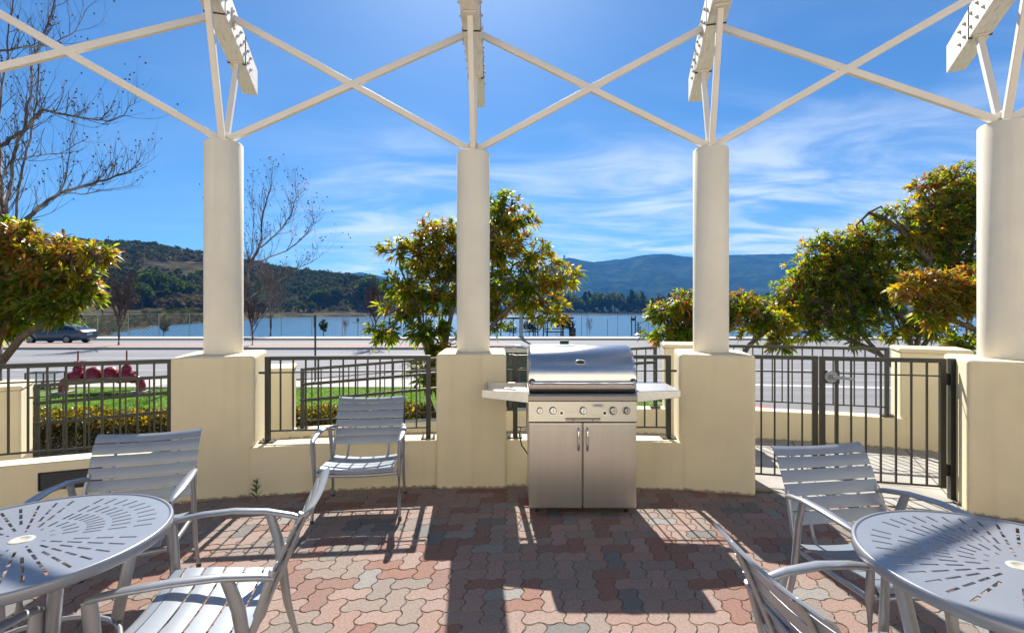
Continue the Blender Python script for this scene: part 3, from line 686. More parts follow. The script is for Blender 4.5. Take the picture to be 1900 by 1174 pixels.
chairs = [((-1.213, 4.10), 6, 'lone silver slatted armchair against the low wall in the middle', None),
          ((-2.175, 2.80), 17, 'silver slatted armchair behind the left table, facing the camera', None),
          ((-1.237, 2.10), -77.6, 'silver slatted armchair at the right side of the left table, seen in profile', None),
          ((1.815, 2.49), 9, 'silver slatted armchair behind the right table in front of the gate', None),
          ((1.165, 1.57), 95, 'silver slatted armchair seen from behind at the left side of the right table', None),
          ((-1.90, 1.375), 181, 'silver armchair whose arm tip shows at the bottom left corner', None)]
for i, ((x, y), rz, lab, _) in enumerate(chairs):
    o = CH0 if i == 0 else copy_tree(CH0)
    o.location = (x, y, .001); o.rotation_euler = (0, 0, R(rz)); tag(o, lab, 'chair', 'silver slatted patio chairs')

def make_table():
    e = empty('patio_table', (0, 0, 0)); TR = .462; zt = .738
    nS = 44; da = 2*pi/nS; w = .0100
    radii = [.034, .062, .082, .098, .118, .165, .187, .245, .268, .330, .352, .414, TR]
    slot = {(.118, .165), (.187, .245), (.268, .330), (.352, .414)}
    small = {(.082, .098)}
    b = MB()
    for k in range(nS):
        ac = k*da
        rib = (k % 11 == 0)          # solid ribs over the four legs
        cols = []
        for r in radii:
            hw = min(w/2/r, da*.36); hw = hw if r > .11 else da*.25
            cols.append([(r*cos(ac+t), r*sin(ac+t), 0) for t in (-da/2, -hw, hw, da/2)])
        for i in range(len(radii)-1):
            key = (radii[i], radii[i+1])
            for j in range(3):
                if j == 1 and not rib:
                    if key in slot and not (key == (.118, .165) and k % 2): continue
                    if key in small and k % 4 == 2: continue
                b.add([cols[i][j], cols[i][j+1], cols[i+1][j+1], cols[i+1][j]], [(0, 3, 2, 1)][::1])
    # weld
    bm = bmesh.new(); me = bpy.data.meshes.new('tabletop')
    vs = [bm.verts.new(v) for v in b.v]
    for f in b.f: bm.faces.new([vs[i] for i in f])
    bmesh.ops.remove_doubles(bm, verts=bm.verts, dist=1e-5)
    bmesh.ops.recalc_face_normals(bm, faces=bm.faces)
    if sum(f.normal.z for f in bm.faces) < 0: bmesh.ops.reverse_faces(bm, faces=bm.faces)
    # slight dish so the light rolls over the sheet
    for v in bm.verts: v.co.z = 0
    bm.to_mesh(me); bm.free(); me.materials.append(M['tabletop'])
    o = bpy.data.objects.new('tabletop', me); COL.objects.link(o); o.parent = e; o.location = (0, 0, zt)
    md = o.modifiers.new('solid', 'SOLIDIFY'); md.thickness = .004; md.offset = -1
    r_ = MB(); r_.lathe((0, 0, zt), [(TR-.003, -.006), (TR-.001, .002), (TR+.004, .006), (TR+.011, .003), (TR+.014, -.006), (TR+.014, -.030), (TR+.008, -.036), (TR-.002, -.034), (TR-.003, -.006)], 96)
    r_.build('rim', M['tabletop'], e)
    p_ = MB(); p_.lathe((0, 0, zt-.004), [(.040, -.003), (.040, .004), (.036, .007), (.022, .0068), (.021, .0055), (.0005, .0052)], 32); p_.build('umbrella_plug', M['plug'], e)
    u = MB(); u.tube([Vector((.40*cos(t), .40*sin(t), zt-.045)) for t in [2*pi*i/40 for i in range(41)]], .012, 8)
    u.bar((-.40, 0, zt-.04), (.40, 0, zt-.04), .035, .02); u.bar((0, -.40, zt-.041), (0, .40, zt-.041), .035, .02); u.build('support_ring', M['alum'], e)
    for k in range(4):
        t = pi/4+k*pi/2; l = MB()
        l.tube([(.385*cos(t), .385*sin(t), zt-.04), (.34*cos(t), .34*sin(t), .50), (.30*cos(t), .30*sin(t), .30), (.31*cos(t), .31*sin(t), .14), (.36*cos(t), .36*sin(t), .012)], .021, 10, ry=.024)
        lo = l.build('leg', M['alum'], e); MB().lathe((.36*cos(t), .36*sin(t), 0), [(.005, .0005), (.026, .001), (.026, .018), (.02, .024)], 14).build('foot_glide', M['rubber'], lo)
    u = MB(); u.tube([Vector((.295*cos(t), .295*sin(t), .27)) for t in [2*pi*i/32 for i in range(33)]], .010, 8); u.build('lower_ring', M['alum'], e)
    return e
T0 = make_table(); T0.location = (-1.846, 1.886, 0); T0.rotation_euler.z = R(12)
tag(T0, 'round silver table with radiating slots at the left', 'table', 'round slotted patio tables')
T1 = copy_tree(T0); T1.location = (1.718, 1.690, 0); T1.rotation_euler.z = R(38)
tag(T1, 'round silver table with radiating slots at the right, crossed by a column shadow', 'table', 'round slotted patio tables')

# ------------------------------------------------------------------ grill
GX0, GX1, GF = .127, .975, 3.926
gw = GX1-GX0; g = empty('gas_grill', ((GX0+GX1)/2, GF, 0)); tag(g, 'stainless steel gas grill on a two door cart with side shelves', 'grill')
hw = gw/2; GD = .52
b = MB(); b.box((0, GD/2+.012, .395), (gw-.012, GD-.024, .65)); b.build('cabinet', M['steel_door'], g, bevel=.004)
for s in (-1, 1):
    b = MB(); b.box((s*(hw/2+.0), -.004, .392), (hw-.010, .028, .665)); d = b.build('door', M['steel_door'], g, bevel=.006, segs=3)
    hx = s*.035
    b = MB(); b.tube([(hx, -.016, .685), (hx, -.040, .680), (hx, -.046, .655), (hx, -.046, .545), (hx, -.040, .520), (hx, -.016, .515)], .0095, 10, up=(1, 0, 0)); b.build('handle', M['chrome'], d)
b = MB(); b.box((0, .0, .7285), (gw-.006, .02, .006)); b.build('door_gap', M['black'], g)
b = MB(); prof = [(-.034, .735), (-.012, .893), (-.034, .897), (-.036, .935), (-.026, .950), (.005, .968), (GD, .968), (GD, .735)]
n = len(prof); b.add([(-hw, y, z) for y, z in prof]+[(hw, y, z) for y, z in prof], [tuple(range(n)), tuple(range(2*n-1, n-1, -1))]+[(i, n+i, n+(i+1) % n, (i+1) % n) for i in range(n)])
cp = b.build('control_panel', mat('brushed_panel', (.46, .44, .40), .34, 1, var=.06, scale=4, stretch=(1, 1, 50)), g, bevel=.004)
def panel_pt(x, z):   # point on the sloping control panel
    t = (z-.735)/(.893-.735); return Vector((x, -.034+.022*t, z))
pn = Vector((0, -1, .139)).normalized()
for x, r_ in ((-.334, .027), (-.232, .031), (.003, .031), (.236, .031), (.340, .027)):
    q = panel_pt(x, .822); k = MB()
    k.tube([q, q+pn*.006], r_+.007, 28); k.tube([q+pn*.006, q+pn*.012, q+pn*.034, q+pn*.040], [r_+.001, r_, r_*.84, r_*.74], 28); ko = k.build('knob', M['knob'], cp)
    k = MB(); k.bar(q+pn*.0405+Vector((-.003, 0, -.013)), q+pn*.0405+Vector((.003, 0, .014)), .005, .003); k.build('pointer', M['ink'], ko)
for x in (-.165, .170):
    q = panel_pt(x, .803); k = MB(); k.tube([q, q+pn*.004], .017, 20); k.tube([q+pn*.004, q+pn*.014], [.012, .011], 16, mi=1); k.build('igniter_button', [M['steel'], M['black']], cp)
b = MB(); b.box((.122, -.0215, .862), (.088, .004, .024)); pl = b.build('name_plate', M['sign'], cp, bevel=.001)
def text(s, loc, size, m, parent, rx=90, rz=0, name='lettering', ext=.0004):
    c = bpy.data.curves.new(name, 'FONT'); c.body = s; c.size = size; c.align_x = 'CENTER'; c.align_y = 'CENTER'; c.extrude = ext
    o = bpy.data.objects.new(name, c); COL.objects.link(o); bpy.context.view_layer.update()
    me = bpy.data.meshes.new_from_object(o); bpy.data.objects.remove(o); me.materials.clear(); me.materials.append(m)
    o = bpy.data.objects.new(name, me); COL.objects.link(o); o.parent = parent; o.location = loc; o.rotation_euler = (R(rx), 0, R(rz)); return o
text('ANGL', (.122, -.0242, .862), .022, M['ink'], pl)
b = MB(); b.box((0, -.034, .764), (.27, .016, .004)); b.box((0, -.036, .750), (.27, .010, .018), mi=1); b.build('drip_tray_lip', [M['black'], M['steel']], cp)
b = MB()
for s in (-1, 1): b.tube([(s*.075, -.0411, .750), (s*.075, -.045, .750)], .005, 10)
b.build('screws', M['black'], cp)
# hood: rolled sheet, side cheeks
hp = [(-.018, .990), (-.020, 1.03), (-.012, 1.09), (.012, 1.16), (.055, 1.225), (.11, 1.272), (.18, 1.302), (.26, 1.312), (.36, 1.305), (.44, 1.27), (.48, 1.21), (.50, 1.10), (.505, .990)]
def smooth_prof(P, k=4):
    o = []
    for i in range(len(P)-1):
        p0, p1, p2, p3 = P[max(i-1, 0)], P[i], P[i+1], P[min(i+2, len(P)-1)]
        for j in range(k):
            t = j/k; o.append(tuple(.5*((2*p1[c])+(-p0[c]+p2[c])*t+(2*p0[c]-5*p1[c]+4*p2[c]-p3[c])*t*t+(-p0[c]+3*p1[c]-3*p2[c]+p3[c])*t**3) for c in (0, 1)))
    return o+[P[-1]]
sp_ = smooth_prof(hp); h2 = hw-.004
b = MB()
for (x0, k0), (x1, k1) in (((-h2, .965), (-h2+.02, 1)), ((-h2+.02, 1), (h2-.02, 1)), ((h2-.02, 1), (h2, .965))):
    def pr(x, k): return [(x, .24+(y-.24)*(1 if k == 1 else .985), .99+(z-.99)*k) for y, z in sp_]
    b.strip([pr(x0, k0), pr(x1, k1)][::-1])
for s in (-1, 1):
    pp = [(s*h2, .24+(y-.24)*.985, .99+(z-.99)*.965) for y, z in sp_]; b.add(pp, [tuple(range(len(pp))) if s < 0 else tuple(range(len(pp)-1, -1, -1))])
hood = b.build('hood', M['steel'], g)
b = MB(); b.box((0, .245, .979), (gw-.02, .50, .018)); b.build('hood_gap', M['black'], g)
b = MB(); b.tube([(-hw+.03, -.018, 1.045), (-hw+.032, -.055, 1.043), (-hw+.045, -.066, 1.042), (hw-.045, -.066, 1.042), (hw-.032, -.055, 1.043), (hw-.03, -.018, 1.045)], .0155, 16, up=(0, 0, 1)); b.build('handle', M['chrome'], hood)
b = MB()
for s in (-1, 1): b.tube([(s*(hw-.03), -.0195, 1.045), (s*(hw-.03), -.0245, 1.045)], .026, 20)
b.build('handle_escutcheon', M['black'], hood)
q = Vector((-.012, .028, 1.192)); nn = Vector((0, -.86, .5)); nn.normalize(); up_ = nn.cross(Vector((1, 0, 0)))
b = MB(); ring = []
for (a_, b_, o_) in ((.044, .024, 0), (.043, .023, .006), (.036, .018, .008), (.033, .015, .003)):
    ring.append([q+Vector((a_*cos(2*pi*i/32), 0, 0))+up_*(b_*sin(2*pi*i/32))+nn*o_ for i in range(32)])
b.strip(ring, wrap=True); tg = b.build('thermometer', M['chrome'], hood)
b = MB(); b.add([q+Vector((.034*cos(2*pi*i/32), 0, 0))+up_*(.016*sin(2*pi*i/32))+nn*.0035 for i in range(32)], [tuple(range(31, -1, -1))]); b.build('dial', M['glass'], tg)
# side shelves: shallow folded trays, the left one open with a burner pan, the right one closed
for s in (-1, 1):
    x0, x1 = s*hw, s*(hw+.365)
    f0, f1, bk = -.010, .055, .50
    zt, th0, th1 = .968, .085, .055
    b = MB()
    def P(x, y, z): return (x, y, z)
    # outer shell
    A = [P(x0, f0, zt), P(x1, f1, zt), P(x1, bk, zt), P(x0, bk, zt)]; Bm = [P(x0, f0-.012, zt-th0), P(x1, f1-.008, zt-th1), P(x1, bk, zt-th1), P(x0, bk, zt-th0)]
    if s > 0:
        b.add(A+Bm, [(0, 1, 2, 3), (7, 6, 5, 4), (0, 4, 5, 1), (1, 5, 6, 2), (2, 6, 7, 3)])
        b.build('side_shelf', M['shelf'], g, bevel=.004)
    else:
        i_ = .028
        In = [P(x0-.004, f0+i_, zt), P(x1+i_, f1+i_, zt), P(x1+i_, bk-i_, zt), P(x0-.004, bk-i_, zt)]
        Lo = [P(x, y, z-.035) for x, y, z in In]
        b.add(A+Bm+In+Lo, [(7, 6, 5, 4)[::-1], (0, 1, 5, 4), (1, 2, 6, 5), (2, 3, 7, 6), (0, 8, 9, 1), (1, 9, 10, 2), (2, 10, 11, 3), (8, 12, 13, 9), (9, 13, 14, 10), (10, 14, 15, 11), (12, 15, 14, 13)])
        sh = b.build('side_shelf', M['shelf'], g)
        b = MB(); b.tube([(-hw-.14, .30, zt-.034), (-hw-.14, .30, zt-.022)], .05, 20); b.build('side_burner', M['steel'], sh)
for x in (-hw+.07, hw-.07):
    for y in (.06, .44):
        b = MB(); b.tube([(x-.012, y, .034), (x+.012, y, .034)], .032, 20); b.tube([(x-.013, y, .034), (x+.013, y, .034)], .016, 12, mi=1); w = b.build('caster', [M['tyre'], M['grey_metal']], g)
        b = MB(); b.bar((x-.017, y, .03), (x-.017, y+.006, .075), .004, .022); b.bar((x+.017, y, .03), (x+.017, y+.006, .075), .004, .022); b.box((x, y+.005, .073), (.05, .05, .006)); b.build('fork', M['grey_metal'], w)
b = MB(); b.tube([(-hw-.002, .30, .60), (-hw-.05, .30, .62), (-hw-.065, .30, .55), (-hw-.045, .32, .46), (-hw-.01, .36, .40), (-hw+.01, .40, .36)], .0055, 8, mi=0); b.build('gas_hose', M['black'], g)
# weed at the wall foot
q = px(478, 927, 0); w = empty('weed', (q.x, q.y-.02, 0)); tag(w, 'small green weed at the foot of the left pedestal', 'weed')
b = MB()
for i in range(26):
    z = .02+.008*i*.75; a_ = i*2.4; l = .075*(1-.022*i); d = Vector((cos(a_), sin(a_)*.6-.2, .5)).normalized(); s_ = d.cross(Vector((0, 0, 1))).normalized()*.013
    p0 = Vector((.003*sin(i), 0, z)); b.add([p0, p0+d*l*.5+s_, p0+d*l, p0+d*l*.5-s_], [(0, 1, 2, 3)])
b.build('leaves', mat('weed_leaf', (.10, .17, .04), .6), w); b = MB(); b.tube([(0, 0, 0), (.004, 0, .1), (0, 0, .19)], .0025, 5); b.build('stem', M['greenery'], w)

# ================================================================== PLANTS
def W3(x, y, Y): return Vector(((x-950)/F*Y, Y, CH+(HY-y)/F*Y))
def leaf(b, base, d, up, L, w, droop, mi):
    """long folded blade: 3 stations, tip, keel lower than the margins"""
    d = d.normalized(); s = d.cross(up); s = s.normalized() if s.length > .01 else Vector((1, 0, 0)); n = s.cross(d)
    P = []
    for t, k in ((0, .15), (.35, .85), (.7, 1), (1, 0)):
        c = base+d*(L*t)-Vector((0, 0, 1))*(droop*L*t*t)
        P.append((c, w*k))
    vs = []
    for c, k in P[:3]: vs += [c-s*k+n*k*.35, c, c+s*k+n*k*.35]
    vs.append(P[3][0])
    b.add(vs, [(0, 1, 4, 3), (1, 2, 5, 4), (3, 4, 7, 6), (4, 5, 8, 7), (6, 7, 9), (7, 8, 9)], mi, True)
def rosette(b, p, ax, r, L, mi, n=11):
    ax = ax.normalized(); u = ax.orthogonal().normalized(); v = ax.cross(u); ph = r.uniform(0, 6)
    for i in range(n):
        a = ph+i*2.4; t = .45+.85*i/n
        d = ax*cos(t)+(u*cos(a)+v*sin(a))*sin(t)
        leaf(b, p+ax*(.03*(1-i/n)), d, ax, L*r.uniform(.55, 1.15), L*r.uniform(.085, .125), r.uniform(.15, .55), mi)
def loquat(name, lab, base, Y, blobs, n, L, seed, stems, group='broadleaf trees by the walkway', dens=1.0):
    """blobs: (px x, px y, rx px, ry px, depth offset m, (green, yellow, rust) weights)"""
    r = random.Random(seed); e = empty(name, base); tag(e, lab, 'tree', group)
    cr = MB(); tk = MB()
    tot = sum(b[2]*b[3] for b in blobs)
    hub = []
    for bx, by, rx, ry, dy, wts in blobs:
        c = W3(bx, by, Y)+Vector((0, dy, 0)); sx, sz = rx/F*Y, ry/F*Y; sy = (sx+sz)*.45
        hub.append((c, sx, sy, sz, wts, max(3, int(n*rx*ry/tot))))
    for c, sx, sy, sz, wts, k in hub:
        # limb from the nearest stem
        st = min(stems, key=lambda q: (Vector(q[-1])-c).length); root = Vector(st[-1])
        mid = (root+c)/2+Vector((r.uniform(-.15, .15), r.uniform(-.15, .15), r.uniform(-.05, .25)))
        tk.tube([root-base, mid-base, c-base], [.032, .022, .013], 6)
        for _ in range(k):
            while True:
                d = Vector((r.gauss(0, 1), r.gauss(0, 1), r.gauss(0, 1)))
                if d.length > .1: d.normalize(); break
            rr = r.uniform(.45, 1.03)**.7
            if d.z < -.3: rr *= .8
            p = c+Vector((d.x*sx, d.y*sy, d.z*sz))*rr
            ax = Vector((d.x, d.y, d.z+.75)); w = r.random()*sum(wts)
            lit = d.z > .1
            mi = 0 if w < wts[0] else (1 if w < wts[0]+wts[1] else 2)
            rosette(cr, p-base, ax, r, L*r.uniform(.8, 1.12), mi, r.choice((9, 10, 11, 12)))
            q = c+(p-c)*r.uniform(.0, .3); m_ = (q+p)/2+Vector((0, 0, -.04))
            tk.tube([q-base, m_-base, p-base], [.011, .008, .005], 4, cap=False)
    for st in stems:
        pts = [Vector(p)-base for p in st]; k = len(pts)
        tk.tube(pts, [.065-.030*i/(k-1) for i in range(k)], 9)
    tk.build('trunk', M['bark'], e); cr.build('crown', [M['leaf_g'], M['leaf_y'], M['leaf_r']], e)
    return e
G, Yw, Rw = (8, 2, .3), (3, 5, .8), (2, 3, 3)
def st(pts, Y): return [W3(x, y, Y+dy) for x, y, dy in pts]
Yc = 9.6
bc = Vector((W3(822, 0, Yc).x, Yc, GZ))
loquat('broadleaf_tree', 'yellow green broadleaf tree standing behind the central column', bc, Yc, [
    (735, 462, 34, 20, .1, Yw), (775, 470, 40, 38, .2, (3, 3, 1)), (805, 425, 38, 32, .3, (2, 5, 1.5)), (830, 470, 60, 50, .4, (4, 3, 2)), (930, 385, 24, 34, .2, G), (895, 380, 40, 26, .5, G),
    (960, 405, 38, 30, .1, (6, 3, .6)), (925, 445, 60, 45, .4, (4, 4, 2)), (985, 470, 38, 28, .1, (3, 4, 1)), (760, 535, 48, 38, -.1, G), (815, 545, 50, 45, .2, (6, 2, 1)),
    (735, 578, 36, 22, 0, (5, 4, 1)), (720, 615, 34, 20, -.3, G), (790, 605, 42, 30, -.2, (9, 1, .3)), (825, 635, 36, 28, -.1, G), (965, 525, 60, 30, -.1, (7, 2, .5)), (1040, 515, 34, 30, -.2, (2, 7, .6)),
    (1000, 560, 50, 30, .1, (3, 6, .6)), (925, 555, 40, 34, .4, (3, 5, 1)), (1020, 590, 26, 16, -.2, (2, 7, .3)), (925, 605, 22, 20, .3, G), (795, 690, 34, 30, -.3, (9, 1, .5)), (820, 665, 30, 20, 0, (6, 2, 1)), (880, 430, 60, 50, .9, G), (880, 520, 60, 60, .9, G)],
    1250, .20, 3, [st([(822, 812, 0), (815, 740, 0), (822, 660, 0), (838, 580, .1), (850, 520, .2)], Yc), st([(826, 812, .05), (850, 720, .1), (885, 640, .1), (925, 590, .1), (985, 535, 0)], Yc), st([(820, 812, 0), (795, 740, -.1), (790, 680, -.2)], Yc), st([(885, 640, .1), (895, 560, .2), (905, 450, .3)], Yc), st([(815, 740, 0), (785, 620, -.1), (770, 560, 0)], Yc)])
Yl = 8.4
bl = Vector((W3(-30, 0, Yl).x, Yl, GZ))
loquat('broadleaf_tree', 'rusty orange and green broadleaf tree at the left edge in front of the road', bl, Yl, [
    (20, 455, 60, 36, 0, (2, 4, 5)), (85, 465, 46, 30, .2, (3, 5, 4)), (135, 475, 34, 22, 0, (2, 4, 4)), (190, 475, 34, 18, -.1, (3, 5, 3)), (50, 505, 70, 36, .1, (5, 3, 3)), (130, 520, 50, 30, 0, (4, 4, 2)),
    (160, 545, 36, 24, -.1, G), (30, 555, 60, 34, .1, (7, 2, 2)), (98, 565, 50, 30, -.1, (8, 2, .6)), (132, 588, 28, 16, -.2, (9, 3, .3)), (5, 600, 40, 22, .1, (7, 2, 2)), (-50, 500, 70, 70, .2, G), (-40, 600, 60, 40, .1, G), (5, 425, 34, 20, .1, Yw)],
    980, .195, 5, [st([(-30, 850, 0), (-25, 700, 0), (10, 600, 0), (50, 540, .1)], Yl), st([(-20, 700, 0), (40, 625, -.1), (100, 590, -.1), (150, 540, -.1)], Yl), st([(-25, 700, 0), (-20, 560, 0), (10, 480, .1)], Yl)])
Yr = 11.5
br = Vector((W3(1705, 0, Yr).x, Yr, GZ))
loquat('broadleaf_tree', 'large dark green broadleaf tree behind the gate at the right', br, Yr, [
    (1465, 560, 40, 34, 0, (4, 5, 1)), (1440, 590, 34, 24, -.2, (3, 6, .5)), (1500, 505, 40, 30, .1, (5, 4, 1)), (1540, 460, 46, 34, .2, (6, 3, .8)), (1600, 440, 34, 20, .1, (5, 3, .5)), (1570, 520, 70, 50, .3, G), (1620, 500, 60, 50, .5, G),
    (1530, 580, 60, 40, .1, G), (1600, 590, 60, 40, .4, (9, 1, .4)), (1680, 470, 50, 34, .4, G), (1700, 420, 60, 40, .3, (6, 4, 1)), (1755, 380, 60, 44, .3, (5, 4, 2)), (1740, 340, 40, 20, .2, (3, 4, 3)), (1790, 330, 40, 34, .3, (4, 4, 2)),
    (1640, 400, 24, 14, -.1, (5, 3, 1)), (1780, 450, 60, 50, .6, G), (1800, 400, 60, 60, .6, G), (1720, 520, 60, 40, .7, G), (1490, 615, 40, 18, -.2, G), (1570, 625, 30, 16, -.2, G), (1690, 610, 50, 30, .3, G), (1760, 600, 50, 34, .4, G), (1830, 480, 70, 120, .8, G), (1850, 360, 60, 60, .6, G), (1610, 470, 40, 30, .1, G), (1660, 560, 60, 40, .5, G), (1630, 530, 60, 50, .6, G), (1570, 480, 60, 40, .5, G), (1500, 560, 60, 50, .5, G), (1650, 440, 50, 40, .6, G)],
    2700, .205, 9, [st([(1698, 775, 0), (1680, 700, 0), (1630, 655, 0), (1590, 610, .1), (1555, 500, .1)], Yr), st([(1630, 655, 0), (1550, 618, -.1), (1490, 560, -.1)], Yr), st([(1705, 775, 0), (1695, 660, .1), (1712, 600, .2), (1722, 520, .3), (1730, 430, .3)], Yr), st([(1695, 700, .1), (1688, 620, .1), (1640, 520, .1)], Yr), st([(1712, 775, .1), (1700, 660, .2), (1750, 590, .3), (1800, 500, .4), (1810, 400, .4)], Yr), st([(1720, 480, .2), (1670, 425, 0), (1640, 405, 0), (1612, 395, -.1)], Yr)])
Yb = 10.2
bb = Vector((W3(1320, 0, Yb).x, Yb, GZ))
loquat('broadleaf_shrub', 'low yellow green broadleaf shrub behind the column right of the grill', bb, Yb, [
    (1235, 585, 34, 24, 0, (5, 4, 1)), (1275, 565, 40, 24, .1, (3, 4, 2)), (1225, 620, 36, 16, -.1, G), (1280, 610, 50, 30, .1, (6, 3, 1)), (1375, 565, 36, 26, .1, (3, 4, 3)), (1390, 600, 46, 28, 0, (4, 5, 1)), (1430, 605, 36, 26, -.1, (4, 5, 1)),
    (1330, 590, 60, 40, .4, G), (1440, 640, 30, 14, -.1, G)], 540, .195, 13, [st([(1330, 798, 0), (1320, 700, 0), (1310, 630, 0), (1290, 590, 0)], Yb), st([(1335, 798, 0), (1360, 690, 0), (1390, 640, 0), (1440, 600, 0)], Yb), st([(1330, 790, 0), (1290, 680, 0), (1250, 620, 0)], Yb)], group=None)
Yf = 8.6
bf = Vector((W3(1880, 0, Yf).x, Yf, GZ))
loquat('broadleaf_shrub', 'rust coloured broadleaf branches in front of the large right tree', bf, Yf, [
    (1690, 535, 34, 22, 0, (1, 4, 5)), (1740, 530, 44, 26, .1, (1, 5, 5)), (1790, 545, 40, 30, .1, (1, 5, 5)), (1750, 570, 44, 22, 0, (3, 4, 4)), (1720, 585, 30, 18, -.1, (3, 5, 3)), (1840, 540, 50, 50, .2, (2, 4, 4)), (1780, 640, 36, 16, -.1, (9, 1, .2))],
    430, .20, 17, [st([(1880, 840, 0), (1870, 700, 0), (1830, 620, 0), (1760, 590, 0), (1710, 560, 0)], Yf), st([(1880, 760, 0), (1850, 640, 0), (1820, 560, 0)], Yf)], group=None)

# hedges: clipped mounds of small leaves along the outer wall
def hedge(lab, x0, x1, y0, h0, h1, n, seed, mi_top):
    r = random.Random(seed); p = Vector(((x0+x1)/2, y0, GZ)); e = empty('hedge', p); tag(e, lab, 'hedge')
    b = MB(); tw = MB()
    for i in range(n):
        t = r.random(); x = x0+(x1-x0)*t; h = (h0+(h1-h0)*t)*(1+.13*noise.noise(Vector((x*1.7, 3, 1)))+.08*noise.noise(Vector((x*6, 8, 1))))
        dy = r.uniform(-.45, .45); z = h*(r.random()**.5)*(1-.3*(abs(dy)/.45)**4)
        q = Vector((x, y0+dy+.12*noise.noise(Vector((x, z*4, 5))), GZ+z))-p; top = z > h*.66
        d = Vector((r.gauss(0, 1), r.gauss(0, 1), r.gauss(0, 1)+.9)).normalized(); s_ = Matrix.Rotation(r.uniform(0, 6), 3, d) @ d.orthogonal().normalized()
        L = r.uniform(.04, .075); w = L*.34; m1 = q+d*L*.5
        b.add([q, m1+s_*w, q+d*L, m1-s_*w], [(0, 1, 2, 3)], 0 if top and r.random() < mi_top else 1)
        if i % 40 == 0: tw.tube([Vector((q.x, q.y, 0)), q], [.006, .003], 4, cap=False)
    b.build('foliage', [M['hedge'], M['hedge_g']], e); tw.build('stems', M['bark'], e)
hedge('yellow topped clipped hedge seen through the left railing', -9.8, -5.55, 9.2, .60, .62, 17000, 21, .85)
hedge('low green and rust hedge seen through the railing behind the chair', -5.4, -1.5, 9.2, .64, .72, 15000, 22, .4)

# bare trees -------------------------------------------------------
def rot_rand(d, ang, r):
    ax = d.orthogonal().normalized(); ax = Matrix.Rotation(r.uniform(0, 2*pi), 3, d) @ ax
    return (Matrix.Rotation(ang, 3, ax) @ d).normalized()
def grow(b, pods, p, d, L, rad, depth, r, upb=.18, ang=(.35, .75), kids=(2, 4), podr=.0, n=5, shrink=.62, rk=.5):
    seg = 4; pts = [p]; q = p; dd = d
    for i in range(seg):
        dd = (dd+Vector((r.gauss(0, .11), r.gauss(0, .11), r.gauss(0, .08)+upb*.45))).normalized(); q = q+dd*(L/seg); pts.append(q)
    b.tube(pts, [rad*(1-.55*i/seg) for i in range(seg+1)], n if depth > 1 else 3, cap=False)
    if depth <= 0:
        if podr and r.random() < .45: pods.append(q+Vector((0, 0, -podr*2)))
        return
    for _ in range(r.randint(*kids)):
        k = r.randint(1, seg); grow(b, pods, pts[k], rot_rand((dd+Vector((0, 0, upb))).normalized(), r.uniform(*ang), r), L*r.uniform(.45, .8)*shrink/.62, rad*rk, depth-1, r, upb, ang, kids, podr, n, shrink, rk)
def pod_mesh(pods, pr, r):
    b = MB()
    for p in pods:
        R_ = pr*r.uniform(.8, 1.3); vs = [p+Vector(v)*R_ for v in ((1,0,0),(-1,0,0),(0,1,0),(0,-1,0),(0,0,1),(0,0,-1))]
        b.add(vs, [(0,2,4),(2,1,4),(1,3,4),(3,0,4),(2,0,5),(1,2,5),(3,1,5),(0,3,5)], 0, True)
    return b
def limb_tree(name, lab, base, Y, limbs, seed, sec, podr, tl=1.0, group=None, mats=('bark_pale', 'twig_limb', 'pod'), grp='bare sycamore trees'):
    r = random.Random(seed); e = empty(name, base); tag(e, lab, 'tree', grp); tk = MB(); tw = MB(); pods = []
    for pts, r0, r1, dy in limbs:
        P = [W3(x, y, Y+dy*i/max(1, len(pts)-1)) for i, (x, y) in enumerate(pts)]
        # resample
        Q = []
        for a, c in zip(P, P[1:]):
            for k in range(4): Q.append(a.lerp(c, k/4)+Vector((r.gauss(0, .012), r.gauss(0, .02), r.gauss(0, .012))))
        Q.append(P[-1]); n = len(Q); rad = [r0+(r1-r0)*i/(n-1) for i in range(n)]
        tk.tube([q-base for q in Q], rad, 8)
        for i in range(2, n):
            if rad[i] > .085: continue
            for _ in range(sec if r.random() < .85 else sec-1):
                if r.random() < .25: continue
                d = (Q[i]-Q[i-1]).normalized(); nd = rot_rand(d, r.uniform(.5, 1.1), r); nd = (nd+Vector((0, 0, .35))).normalized()
                grow(tw, pods, Q[i]-base, nd, Y*r.uniform(.03, .07)*tl, min(rad[i]*.5, .012), r.choice((1, 2, 2)), r, .32, (.3, .7), (1, 3), podr, 4, .66)
    tk.build('trunk', M[mats[0]], e); tw.build('twigs', M[mats[1]], e); r.shuffle(pods)
    for q in pods[:60]: pod_mesh([q], podr, r).build('seed_ball', M[mats[2]], e)
    if len(pods) > 60: tag(pod_mesh(pods[60:], podr, r).build('seed_balls', M[mats[2]], e), kind='stuff')
    return e
M['twig_limb'] = mat('dark_twigs', (.13, .10, .085), .9, col2=(.08, .05, .04), scale=3)
Ys = 13.5
